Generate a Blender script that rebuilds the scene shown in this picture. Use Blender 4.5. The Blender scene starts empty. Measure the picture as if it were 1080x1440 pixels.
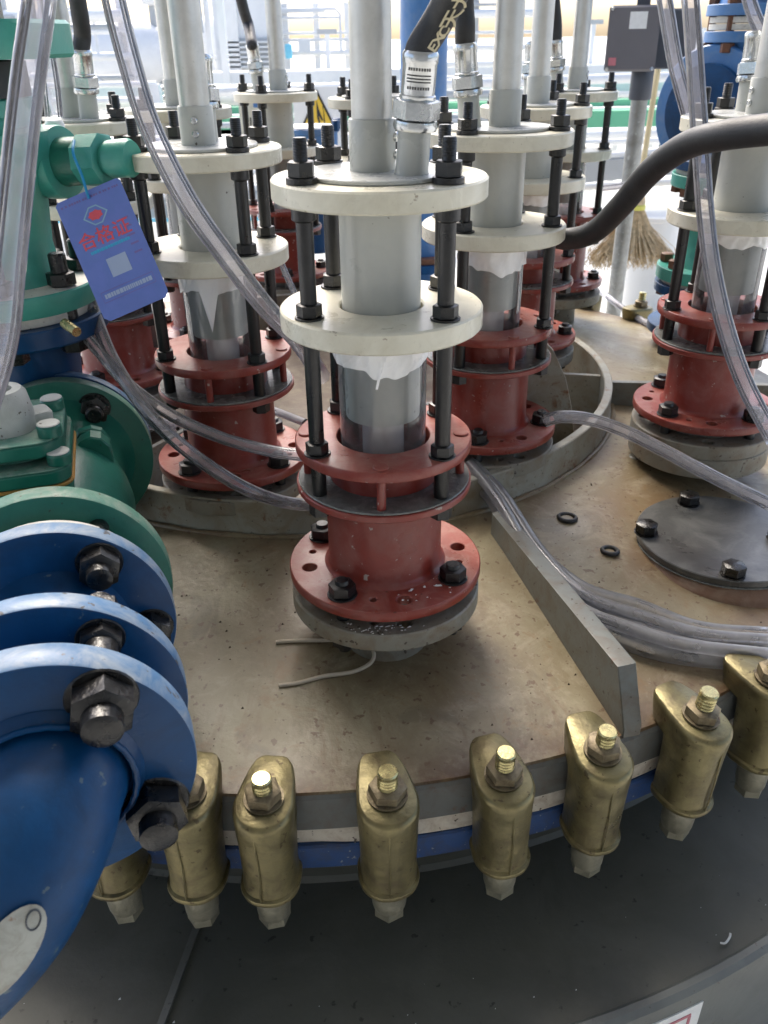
import bpy, math, random
from mathutils import Vector, Matrix, Euler
from mathutils import noise as mnoise
R = math.radians
PI = math.pi
random.seed(7)
scene = bpy.context.scene
COL = scene.collection

# ------------------------------------------------------------------ camera
FPX, TH, RHO = 1180.0, R(29.5), R(0.86)
FWD = Vector((0, math.cos(TH), -math.sin(TH)))
RT0 = Vector((1, 0, 0)); UP0 = Vector((0, math.sin(TH), math.cos(TH)))
RT = math.cos(RHO)*RT0 - math.sin(RHO)*UP0
UPV = math.sin(RHO)*RT0 + math.cos(RHO)*UP0
cam_d = bpy.data.cameras.new('camera')
cam = bpy.data.objects.new('camera', cam_d); COL.objects.link(cam)
m3 = Matrix((RT, UPV, -FWD)).transposed()
cam.matrix_world = m3.to_4x4()
cam_d.sensor_fit = 'HORIZONTAL'; cam_d.sensor_width = 36
cam_d.lens = 36*FPX/1080.0
cam_d.clip_start = 0.02; cam_d.clip_end = 500
cam_d.dof.use_dof = True; cam_d.dof.focus_distance = 0.93; cam_d.dof.aperture_fstop = 15
scene.camera = cam

# ------------------------------------------------------------------ light
SUN_EL, SUN_AZ = 48, 18      # sun behind a cloud veil, beyond the reactor, a little to the left
world = bpy.data.worlds.new('World'); scene.world = world; world.use_nodes = True
wn = world.node_tree.nodes; wl = world.node_tree.links
for n in list(wn): wn.remove(n)
wo = wn.new('ShaderNodeOutputWorld'); bg = wn.new('ShaderNodeBackground'); sky = wn.new('ShaderNodeTexSky')
sky.sky_type = 'NISHITA'; sky.sun_disc = False
sky.sun_elevation = R(SUN_EL); sky.sun_rotation = R(-SUN_AZ)
sky.air_density = 0.8; sky.dust_density = 3.4; sky.ozone_density = 0.5
bg.inputs['Strength'].default_value = 0.15
wl.new(sky.outputs[0], bg.inputs[0]); wl.new(bg.outputs[0], wo.inputs[0])
sun_d = bpy.data.lights.new('sun', 'SUN'); sun_d.energy = 1.5; sun_d.angle = R(30); sun_d.color = (1, .94, .83)
sun = bpy.data.objects.new('sun', sun_d); COL.objects.link(sun)
sdir = Vector((-math.sin(R(SUN_AZ))*math.cos(R(SUN_EL)), math.cos(R(SUN_AZ))*math.cos(R(SUN_EL)), math.sin(R(SUN_EL))))
sun.rotation_euler = sdir.to_track_quat('Z', 'Y').to_euler()
scene.view_settings.view_transform = 'Standard'; scene.view_settings.look = 'None'
scene.view_settings.exposure = 1.5; scene.view_settings.gamma = 1
scene.cycles.max_bounces = 10; scene.cycles.transparent_max_bounces = 24
scene.cycles.caustics_reflective = False; scene.cycles.caustics_refractive = False

# ------------------------------------------------------------------ projection helpers (pixel of the 1080x1440 photo -> world)
def ray(u, v): return FWD + RT*((u-540)/FPX) + UPV*((720-v)/FPX)
def pD(u, v, d): return ray(u, v)*d
def pZ(u, v, z): q = ray(u, v); return q*(z/q.z)
def pY(u, v, y): q = ray(u, v); return q*(y/q.y)

# ------------------------------------------------------------------ materials
MATS = {}
def mat(name, col, rough=.5, metal=0.0, dirt=None, dirt_amt=.4, dirt_scale=8, rust=0.0, rust_scale=30, rust_col=(.16, .06, .02),
        speck=0.0, speck_col=(.05, .035, .02), speck_scale=160, bump=.15, bump_scale=220, spec=.5, coat=0.0, var=.12, custom=None, streak=0.0, chip=0.0, chip_col=(.5, .5, .5)):
    if name in MATS: return MATS[name]
    m = bpy.data.materials.new(name); m.use_nodes = True
    nt = m.node_tree; N = nt.nodes; L = nt.links
    for n in list(N): N.remove(n)
    out = N.new('ShaderNodeOutputMaterial'); b = N.new('ShaderNodeBsdfPrincipled')
    L.new(b.outputs[0], out.inputs[0])
    geo = N.new('ShaderNodeNewGeometry'); P = geo.outputs['Position']
    def noise(scale, detail=5, rough_=.6, dist=0.0):
        n = N.new('ShaderNodeTexNoise'); n.inputs['Scale'].default_value = scale; n.inputs['Detail'].default_value = detail
        n.inputs['Roughness'].default_value = rough_; n.inputs['Distortion'].default_value = dist
        L.new(P, n.inputs['Vector']); return n.outputs['Fac']
    def ramp(x, a, b_, lo=0.0, hi=1.0):
        r = N.new('ShaderNodeMapRange'); r.inputs['From Min'].default_value = a; r.inputs['From Max'].default_value = b_
        r.inputs['To Min'].default_value = lo; r.inputs['To Max'].default_value = hi; r.clamp = True
        L.new(x, r.inputs['Value']); return r.outputs[0]
    def mix(fac, a, c):
        x = N.new('ShaderNodeMix'); x.data_type = 'RGBA'
        if isinstance(fac, float): x.inputs[0].default_value = fac
        else: L.new(fac, x.inputs[0])
        for i, q in ((6, a), (7, c)):
            if isinstance(q, tuple): x.inputs[i].default_value = (*q, 1)
            else: L.new(q, x.inputs[i])
        return x.outputs[2]
    def mul(a, c):
        x = N.new('ShaderNodeMath'); x.operation = 'MULTIPLY'
        for i, q in ((0, a), (1, c)):
            if isinstance(q, (int, float)): x.inputs[i].default_value = q
            else: L.new(q, x.inputs[i])
        return x.outputs[0]
    h = dict(N=N, L=L, noise=noise, ramp=ramp, mix=mix, mul=mul, P=P, b=b, nt=nt)
    n1 = noise(dirt_scale, 8, .62, .3)
    c = mix(ramp(n1, .35, .7), tuple(x*(1-var) for x in col), tuple(min(1, x*(1+var)) for x in col))
    if dirt:
        n2 = noise(dirt_scale*2.3, 9, .68, .6)
        c = mix(ramp(n2, .44, .72, 0, dirt_amt), c, dirt)
    if streak:
        mp = N.new('ShaderNodeMapping'); mp.inputs['Scale'].default_value = (60, 60, 6); L.new(P, mp.inputs['Vector'])
        sn = N.new('ShaderNodeTexNoise'); sn.inputs['Scale'].default_value = 1; sn.inputs['Detail'].default_value = 4; L.new(mp.outputs[0], sn.inputs['Vector'])
        c = mix(ramp(sn.outputs['Fac'], .5, .8, 0, streak), c, dirt or (.2, .18, .14))
    if custom: c = custom(h, c)
    rn = noise(rust_scale, 10, .7, .4)
    if rust:
        rf = ramp(rn, .74-rust*.34, .80-rust*.26)
        c = mix(rf, c, rust_col)
    if chip:
        cn = noise(rust_scale*1.7, 8, .75, .2)
        c = mix(ramp(cn, .70-chip*.2, .72-chip*.2), c, chip_col)
    if speck:
        sn = noise(speck_scale, 3, .5)
        c = mix(ramp(sn, .72-speck*.2, .76-speck*.2, 0, .85), c, speck_col)
    if isinstance(c, tuple): b.inputs['Base Color'].default_value = (*c, 1)
    else: L.new(c, b.inputs['Base Color'])
    ro = ramp(n1, .3, .75, max(.03, rough-.1), min(1, rough+.14))
    L.new(ro, b.inputs['Roughness'])
    b.inputs['Metallic'].default_value = metal
    b.inputs['Specular IOR Level'].default_value = spec
    b.inputs['Coat Weight'].default_value = coat; b.inputs['Coat Roughness'].default_value = .15
    if bump:
        bn = noise(bump_scale, 4, .6)
        bp = N.new('ShaderNodeBump'); bp.inputs['Strength'].default_value = bump; bp.inputs['Distance'].default_value = .0015
        L.new(bn, bp.inputs['Height']); L.new(bp.outputs[0], b.inputs['Normal'])
    MATS[name] = m
    return m

def clear_mat(name, tint=(.97, .97, 1.0), body=(.80, .78, .92), edge=.85, centre=.12, rough=.08, power=2.2):
    """thin clear plastic or glass wall: transparent face-on, milky and shiny towards the edges"""
    m = bpy.data.materials.new(name); m.use_nodes = True
    N = m.node_tree.nodes; L = m.node_tree.links
    for n in list(N): N.remove(n)
    out = N.new('ShaderNodeOutputMaterial'); tr = N.new('ShaderNodeBsdfTransparent'); tr.inputs[0].default_value = (*tint, 1)
    b = N.new('ShaderNodeBsdfPrincipled'); b.inputs['Base Color'].default_value = (*body, 1); b.inputs['Roughness'].default_value = rough
    b.inputs['Specular IOR Level'].default_value = .8
    tl = N.new('ShaderNodeBsdfTranslucent'); tl.inputs[0].default_value = (*body, 1)
    ms = N.new('ShaderNodeMixShader'); ms.inputs[0].default_value = .58
    L.new(b.outputs[0], ms.inputs[1]); L.new(tl.outputs[0], ms.inputs[2])
    lw = N.new('ShaderNodeLayerWeight'); lw.inputs['Blend'].default_value = .5
    pw = N.new('ShaderNodeMath'); pw.operation = 'POWER'; pw.inputs[1].default_value = power
    L.new(lw.outputs['Facing'], pw.inputs[0])
    geo = N.new('ShaderNodeNewGeometry'); nz = N.new('ShaderNodeTexNoise'); nz.inputs['Scale'].default_value = 35; nz.inputs['Detail'].default_value = 5
    L.new(geo.outputs['Position'], nz.inputs['Vector'])
    mr = N.new('ShaderNodeMapRange'); mr.inputs['To Min'].default_value = centre; mr.inputs['To Max'].default_value = edge
    L.new(pw.outputs[0], mr.inputs['Value'])
    ml = N.new('ShaderNodeMath'); ml.operation = 'MULTIPLY_ADD'; ml.inputs[1].default_value = .35; ml.inputs[2].default_value = -.14
    L.new(nz.outputs['Fac'], ml.inputs[0])
    ad = N.new('ShaderNodeMath'); ad.operation = 'ADD'; ad.use_clamp = True
    L.new(mr.outputs[0], ad.inputs[0]); L.new(ml.outputs[0], ad.inputs[1])
    mx = N.new('ShaderNodeMixShader'); L.new(ad.outputs[0], mx.inputs[0]); L.new(tr.outputs[0], mx.inputs[1]); L.new(ms.outputs[0], mx.inputs[2])
    gl = N.new('ShaderNodeBsdfGlossy'); gl.inputs['Roughness'].default_value = rough
    fr = N.new('ShaderNodeFresnel'); fr.inputs[0].default_value = 1.5
    m2 = N.new('ShaderNodeMixShader'); L.new(fr.outputs[0], m2.inputs[0]); L.new(mx.outputs[0], m2.inputs[1]); L.new(gl.outputs[0], m2.inputs[2])
    L.new(m2.outputs[0], out.inputs[0])
    MATS[name] = m
    return m

AX = Vector((-.118, 1.575, 0))      # reactor axis
MCP = pZ(1016, 752, -.618)
def lid_custom(h, c):
    """rust and drips gather at the lid's outer edge and round the neck ring (radial stains)"""
    N, L = h['N'], h['L']
    s = N.new('ShaderNodeVectorMath'); s.operation = 'SUBTRACT'; s.inputs[1].default_value = AX; L.new(h['P'], s.inputs[0])
    m = N.new('ShaderNodeVectorMath'); m.operation = 'MULTIPLY'; m.inputs[1].default_value = (1, 1, 0); L.new(s.outputs[0], m.inputs[0])
    ln = N.new('ShaderNodeVectorMath'); ln.operation = 'LENGTH'; L.new(m.outputs[0], ln.inputs[0]); r = ln.outputs['Value']
    big = h['noise'](5, 8, .65, .8)
    c = h['mix'](h['ramp'](big, .40, .62, 0, .75), c, (.165, .115, .055))
    pale = h['noise'](11, 9, .7, 1.0)
    c = h['mix'](h['ramp'](pale, .52, .68, 0, .7), c, (.38, .33, .23))
    # dark damp-looking stains
    st = h['noise'](7.5, 6, .6, 1.4)
    c = h['mix'](h['ramp'](st, .56, .64, 0, .5), c, (.11, .085, .05))
    wv = h['noise'](42, 10, .75, 2.0)
    c = h['mix'](h['ramp'](wv, .56, .66, 0, .5), c, (.33, .285, .20))
    fs_ = h['noise'](130, 6, .7, .5)
    c = h['mix'](h['ramp'](fs_, .60, .68, 0, .5), c, (.13, .085, .045))
    edge = h['mul'](h['ramp'](r, .925, .982), h['ramp'](h['noise'](28, 9, .7), .36, .58))
    c = h['mix'](edge, c, (.105, .058, .026))
    inner = h['mul'](h['ramp'](r, .62, .56), h['ramp'](h['noise'](16, 8, .65), .38, .62, 0, .8))
    c = h['mix'](inner, c, (.16, .09, .045))
    s2 = N.new('ShaderNodeVectorMath'); s2.operation = 'SUBTRACT'; s2.inputs[1].default_value = (MCP.x, MCP.y, 0); L.new(h['P'], s2.inputs[0])
    m2 = N.new('ShaderNodeVectorMath'); m2.operation = 'MULTIPLY'; m2.inputs[1].default_value = (1, 1, 0); L.new(s2.outputs[0], m2.inputs[0])
    l2 = N.new('ShaderNodeVectorMath'); l2.operation = 'LENGTH'; L.new(m2.outputs[0], l2.inputs[0])
    cv = h['mul'](h['ramp'](l2.outputs['Value'], .21, .13), h['ramp'](h['noise'](15, 9, .7, .8), .36, .58, 0, .85))
    c = h['mix'](cv, c, (.16, .092, .042))
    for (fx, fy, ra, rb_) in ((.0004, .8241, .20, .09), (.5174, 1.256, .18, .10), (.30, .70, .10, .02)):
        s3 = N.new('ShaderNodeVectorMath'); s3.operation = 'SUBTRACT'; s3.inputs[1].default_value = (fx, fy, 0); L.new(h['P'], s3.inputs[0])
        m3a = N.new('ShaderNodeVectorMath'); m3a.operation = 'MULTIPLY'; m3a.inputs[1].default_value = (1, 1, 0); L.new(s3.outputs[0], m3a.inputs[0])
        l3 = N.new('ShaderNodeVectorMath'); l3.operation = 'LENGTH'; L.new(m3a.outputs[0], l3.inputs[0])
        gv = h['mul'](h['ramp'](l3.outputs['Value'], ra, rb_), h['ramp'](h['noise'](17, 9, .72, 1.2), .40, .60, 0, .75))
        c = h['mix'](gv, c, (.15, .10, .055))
    # drips running out towards the rim: radial streaks
    at = N.new('ShaderNodeMath'); at.operation = 'ARCTAN2'; sx_ = N.new('ShaderNodeSeparateXYZ'); L.new(m.outputs[0], sx_.inputs[0]); L.new(sx_.outputs[1], at.inputs[0]); L.new(sx_.outputs[0], at.inputs[1])
    cb = N.new('ShaderNodeCombineXYZ'); ma = N.new('ShaderNodeMath'); ma.operation = 'MULTIPLY'; ma.inputs[1].default_value = 22; L.new(at.outputs[0], ma.inputs[0]); L.new(ma.outputs[0], cb.inputs[0])
    mr_ = N.new('ShaderNodeMath'); mr_.operation = 'MULTIPLY'; mr_.inputs[1].default_value = 5; L.new(r, mr_.inputs[0]); L.new(mr_.outputs[0], cb.inputs[1])
    ns = N.new('ShaderNodeTexNoise'); ns.inputs['Scale'].default_value = 1.6; ns.inputs['Detail'].default_value = 7; ns.inputs['Roughness'].default_value = .65; L.new(cb.outputs[0], ns.inputs['Vector'])
    stf = h['mul'](h['ramp'](ns.outputs['Fac'], .54, .64, 0, .6), h['ramp'](r, .70, .95))
    c = h['mix'](stf, c, (.165, .105, .052))
    # orange rust blooms
    rb = h['noise'](19, 10, .72, .5)
    c = h['mix'](h['ramp'](rb, .57, .66, 0, .6), c, (.20, .115, .045))
    return c
def wet_rough(h): pass

M = dict(
 lid=mat('lid_paint', (.262, .230, .142), rough=.42, dirt=(.14, .10, .05), dirt_scale=6, speck=.44, speck_scale=95, speck_col=(.12, .07, .035), bump=.35, bump_scale=120, custom=lid_custom, var=.2, spec=.5),
 well=mat('well_rust', (.085, .055, .033), rough=.6, dirt=(.20, .165, .11), dirt_amt=.8, dirt_scale=9, rust=.35, rust_scale=14, rust_col=(.10, .045, .02), speck=.3, bump=.4),
 ring=mat('grey_plate_paint', (.30, .295, .245), rough=.45, dirt=(.20, .14, .075), dirt_amt=.8, dirt_scale=10, rust=.46, rust_scale=26, rust_col=(.17, .075, .028), speck=.25, bump=.2),
 gusset=mat('gusset_grey_paint', (.15, .16, .145), rough=.42, dirt=(.11, .075, .042), dirt_amt=.75, dirt_scale=12, rust=.36, rust_scale=22, rust_col=(.12, .055, .025), speck=.25),
 rim=mat('rim_grey_paint', (.13, .14, .135), rough=.5, dirt=(.10, .07, .045), dirt_amt=.7, dirt_scale=14, rust=.33, rust_scale=24, rust_col=(.12, .055, .03)),
 gasket=mat('white_gasket', (.66, .62, .54), rough=.7, dirt=(.3, .2, .12), dirt_amt=.6, dirt_scale=22, chip=.15, chip_col=(.05, .05, .05), speck=.3),
 vblue=mat('vessel_blue', (.020, .070, .22), rough=.42, dirt=(.06, .05, .05), dirt_amt=.6, dirt_scale=22, rust=.16, rust_scale=40, speck=.25, speck_col=(.3, .32, .3)),
 jacket=mat('jacket_dark_grey', (.070, .070, .054), rough=.55, dirt=(.115, .112, .092), dirt_amt=.6, dirt_scale=3.5, speck=.22, speck_col=(.02, .018, .014), speck_scale=70, bump=.12, chip=0, var=.15),
 jside=mat('jacket_side_grey', (.13, .138, .125), rough=.45, dirt=(.07, .07, .065), dirt_amt=.5, dirt_scale=7, speck=.1),
 cream=mat('cream_flange', (.66, .635, .52), rough=.30, dirt=(.46, .42, .31), dirt_amt=.6, dirt_scale=10, speck=.15, speck_col=(.3, .25, .18), bump=.05, var=.04),
 red=mat('red_oxide_paint', (.205, .026, .016), rough=.34, dirt=(.27, .125, .105), dirt_amt=.5, dirt_scale=12, rust=.18, rust_scale=40, rust_col=(.06, .02, .012), speck=.2, speck_col=(.4, .36, .32), speck_scale=120, bump=.10, var=.12),
 redtop=mat('red_flange_dusty', (.255, .052, .036), rough=.33, dirt=(.36, .22, .175), dirt_amt=.6, dirt_scale=16, speck=.14, speck_col=(.1, .03, .02), bump=.12, var=.12),
 rubber=mat('grey_rubber_gasket', (.11, .115, .105), rough=.25, dirt=(.3, .31, .29), dirt_amt=.5, dirt_scale=20, bump=.05),
 greyfl=mat('grey_steel_flange', (.235, .225, .185), rough=.48, dirt=(.16, .10, .05), dirt_amt=.8, dirt_scale=14, rust=.33, rust_scale=22, speck=.4, speck_scale=120, bump=.3),
 pvc=mat('grey_pvc', (.48, .49, .455), rough=.34, dirt=(.30, .31, .30), dirt_amt=.3, dirt_scale=7, speck=.03, bump=.04, var=.05),
 cover=mat('grey_cover_plate', (.45, .465, .455), rough=.28, dirt=(.55, .54, .50), dirt_amt=.4, dirt_scale=14, bump=.06, speck=.1),
 postm=mat('mottled_galvanised', (.36, .36, .335), rough=.42, metal=.4, dirt=(.20, .195, .17), dirt_amt=.9, dirt_scale=9, speck=.3, speck_col=(.5, .5, .47), speck_scale=60, bump=.2, var=.25),
 galv=mat('galvanised_pipe', (.60, .60, .575), rough=.38, metal=.55, dirt=(.42, .42, .39), dirt_amt=.4, dirt_scale=22, speck=.06, speck_col=(.5, .5, .46), speck_scale=150, bump=.1, var=.06, spec=.6),
 zinc=mat('zinc_fitting', (.60, .62, .62), rough=.22, metal=.85, dirt=(.4, .4, .38), dirt_amt=.4, dirt_scale=40, bump=.1),
 black=mat('black_bolt', (.0065, .0068, .0072), rough=.34, metal=.0, dirt=(.022, .021, .019), dirt_amt=.5, dirt_scale=50, bump=.3, bump_scale=400, spec=.55),
 hose=mat('black_rubber_hose', (.015, .0165, .019), rough=.50, dirt=(.045, .045, .045), dirt_amt=.5, dirt_scale=20, bump=.3, bump_scale=500),
 brass=mat('yellow_zinc_clamp', (.205, .175, .082), rough=.36, metal=.62, dirt=(.095, .075, .04), dirt_amt=.9, dirt_scale=16, speck=.34, speck_col=(.07, .05, .025), speck_scale=130, bump=.55, bump_scale=85, var=.25, spec=.6, streak=.5),
 stub=mat('clamp_screw_zinc', (.26, .25, .19), rough=.42, metal=.55, dirt=(.12, .11, .08), dirt_amt=.7, dirt_scale=30, bump=.3),
 study=mat('yellow_stud', (.48, .43, .21), rough=.25, metal=.8, dirt=(.25, .18, .10), dirt_amt=.6, dirt_scale=60, bump=.2),
 nutd=mat('clamp_nut_dirty', (.22, .18, .11), rough=.5, metal=.5, dirt=(.07, .05, .03), dirt_amt=.9, dirt_scale=40, rust=.35, rust_scale=60, rust_col=(.09, .05, .03), bump=.4),
 blue=mat('blue_valve_paint', (.002, .050, .150), rough=.36, dirt=(.004, .022, .06), dirt_amt=.7, dirt_scale=8, rust=.20, rust_scale=24, rust_col=(.05, .035, .025), speck=.16, speck_col=(.10, .14, .16), speck_scale=90, bump=.35, bump_scale=60, var=.2, spec=.3, chip=.13, chip_col=(.075, .05, .035)),
 bluerim=mat('blue_flange_dusty_lit_rim', (.07, .16, .30), rough=.45, dirt=(.36, .38, .38), dirt_amt=.8, dirt_scale=12, speck=.3, speck_col=(.06, .05, .04), speck_scale=100, bump=.2, rust=.08, rust_col=(.05, .04, .03)),  # dusty rims; the bright sky's reflection is put into the paler blue
 bluep=mat('pale_blue_paint', (.05, .17, .40), rough=.4, dirt=(.2, .26, .34), dirt_amt=.4, dirt_scale=10, bump=.1),
 green=mat('green_valve_paint', (.010, .125, .088), rough=.36, dirt=(.03, .17, .13), dirt_amt=.4, dirt_scale=14, rust=.04, speck=.14, speck_col=(.02, .03, .02), bump=.2, var=.2),
 greent=mat('green_dusty_top', (.075, .20, .15), rough=.5, dirt=(.33, .35, .29), dirt_amt=.8, dirt_scale=14, speck=.3, speck_col=(.08, .06, .04), bump=.3, rust=.12),
 greenl=mat('light_green_valve', (.045, .30, .24), rough=.4, dirt=(.09, .32, .26), dirt_amt=.5, dirt_scale=12, rust=.06, bump=.2, var=.15),
 lgrey=mat('light_grey_cap', (.44, .45, .42), rough=.6, dirt=(.28, .28, .25), dirt_amt=.6, dirt_scale=20, speck=.2, bump=.2),
 ptfe=mat('white_ring', (.60, .59, .54), rough=.5, dirt=(.35, .32, .27), dirt_amt=.5, dirt_scale=24, speck=.2),
 orange=mat('ochre_sealant', (.42, .20, .035), rough=.6, dirt=(.16, .13, .03), dirt_amt=.8, dirt_scale=30, bump=.3),
 boltdk=mat('dark_greased_bolt', (.006, .0055, .005), rough=.30, dirt=(.03, .028, .025), dirt_amt=.4, dirt_scale=60, rust=.12, rust_scale=60, rust_col=(.08, .035, .015), bump=.9, bump_scale=110, spec=.55),
 boltrust=mat('rusty_bolt', (.15, .06, .028), rough=.6, dirt=(.05, .03, .02), dirt_amt=.7, dirt_scale=50, bump=.5),
 steel=mat('dark_cover_steel', (.085, .087, .085), rough=.34, metal=.25, dirt=(.20, .20, .19), dirt_amt=.65, dirt_scale=8, speck=.1, bump=.12, var=.25),
 mhole=mat('manhole_rust_seat', (.17, .09, .05), rough=.55, dirt=(.30, .22, .15), dirt_amt=.7, dirt_scale=14, rust=.3, rust_scale=18, rust_col=(.12, .04, .02), bump=.4),
 film=mat('white_plastic_film', (.92, .92, .91), rough=.3, bump=.9, bump_scale=45, var=.03),
 white=mat('bright_white_paint', (.80, .80, .78), rough=.5, var=.03, bump=.05),
 palegrey=mat('pale_grey_steel', (.76, .77, .77), rough=.5, dirt=(.66, .67, .67), var=.06, dirt_scale=4),
 midgrey=mat('mid_grey_steel', (.42, .44, .45), rough=.5, var=.1, dirt_scale=4),
 floor=mat('pale_floor', (.66, .66, .63), rough=.55, dirt=(.5, .49, .45), dirt_amt=.5, dirt_scale=1.2, var=.08, bump=.1, bump_scale=40),
 gbeam=mat('green_beam_paint', (.12, .42, .24), rough=.5, var=.06, dirt_scale=3),
 boxg=mat('junction_box_grey', (.135, .13, .14), rough=.45, var=.06, bump=.25, bump_scale=500),
 boxd=mat('junction_box_dark', (.06, .068, .085), rough=.4, var=.05),
 yellow=mat('sign_yellow', (.78, .52, .06), rough=.45, var=.04, bump=0),
 ink=mat('sign_black', (.03, .03, .03), rough=.5, bump=0),
 signw=mat('sign_white', (.76, .77, .76), rough=.45, bump=0, var=.03, dirt=(.5, .5, .5), dirt_scale=30, dirt_amt=.3),
 pink=mat('sign_red_line', (.50, .17, .20), rough=.5, bump=0),
 tag=mat('tag_blue_violet', (.15, .22, .60), rough=.42, var=.06, dirt=(.10, .20, .50), dirt_amt=.4, dirt_scale=18, bump=.05),
 tagred=mat('tag_red_ink', (.72, .10, .13), rough=.5, bump=0, var=.04),
 tagcyan=mat('tag_cyan_ink', (.05, .45, .72), rough=.5, bump=0, var=.04),
 tagpale=mat('tag_pale_ink', (.38, .47, .66), rough=.5, bump=0, var=.08),
 tagline=mat('tag_outline_ink', (.30, .50, .66), rough=.5, bump=0),
 tagdim=mat('tag_dim_ink', (.21, .16, .42), rough=.5, bump=0),
 string=mat('blue_string', (.01, .27, .55), rough=.45, bump=0),
 straw=mat('broom_straw', (.58, .45, .28), rough=.75, var=.35, dirt_scale=60, bump=0),
 bamboo=mat('bamboo_stick', (.62, .50, .28), rough=.5, var=.1, bump=0),
 yellowplastic=mat('yellow_binding', (.65, .62, .12), rough=.5, bump=0),
 wire=mat('pale_strip', (.55, .47, .36), rough=.55, var=.1),
 oval=mat('worn_label', (.40, .41, .37), rough=.55, dirt=(.18, .16, .12), dirt_amt=.7, dirt_scale=28, rust=.34, rust_scale=38, rust_col=(.24, .10, .04), var=.1),
 flake=mat('white_flake', (.72, .72, .70), rough=.5, bump=0),
 oring=mat('black_oring', (.02, .02, .02), rough=.4),
 letter=mat('hose_lettering', (.50, .45, .30), rough=.6, bump=0, chip=.4, chip_col=(.05, .05, .05), rust_scale=300),
 labelw=mat('fitting_label', (.60, .62, .60), rough=.35, metal=.3, bump=0),
 cyan=mat('cyan_plastic', (.20, .62, .80), rough=.5, bump=0),
 blocker=mat('shade_sheet_grey', (.35, .36, .36), rough=.6, var=.05),  # for the added roof and wall that block light
)
M['clear'] = clear_mat('clear_pvc_hose', tint=(.985, .98, .998), body=(.95, .935, .99), edge=.85, centre=.15, rough=.05, power=2.2)
M['bore'] = clear_mat('hose_bore', tint=(.99, .99, 1.0), body=(.95, .94, .98), edge=.55, centre=.03, rough=.05, power=2.6)
M['clearmilk'] = clear_mat('milky_pvc_hose', tint=(.97, .97, .98), body=(.95, .945, .95), edge=.9, centre=.24, rough=.08, power=2.0)
M['glass'] = clear_mat('glass_tube_wall', tint=(.985, .985, .985), body=(.96, .96, .96), edge=.75, centre=.05, rough=.03, power=2.6)
M['inner'] = clear_mat('inner_quartz_tube', tint=(.9, .9, .9), body=(.85, .85, .85), edge=.9, centre=.6, rough=.06)

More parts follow.
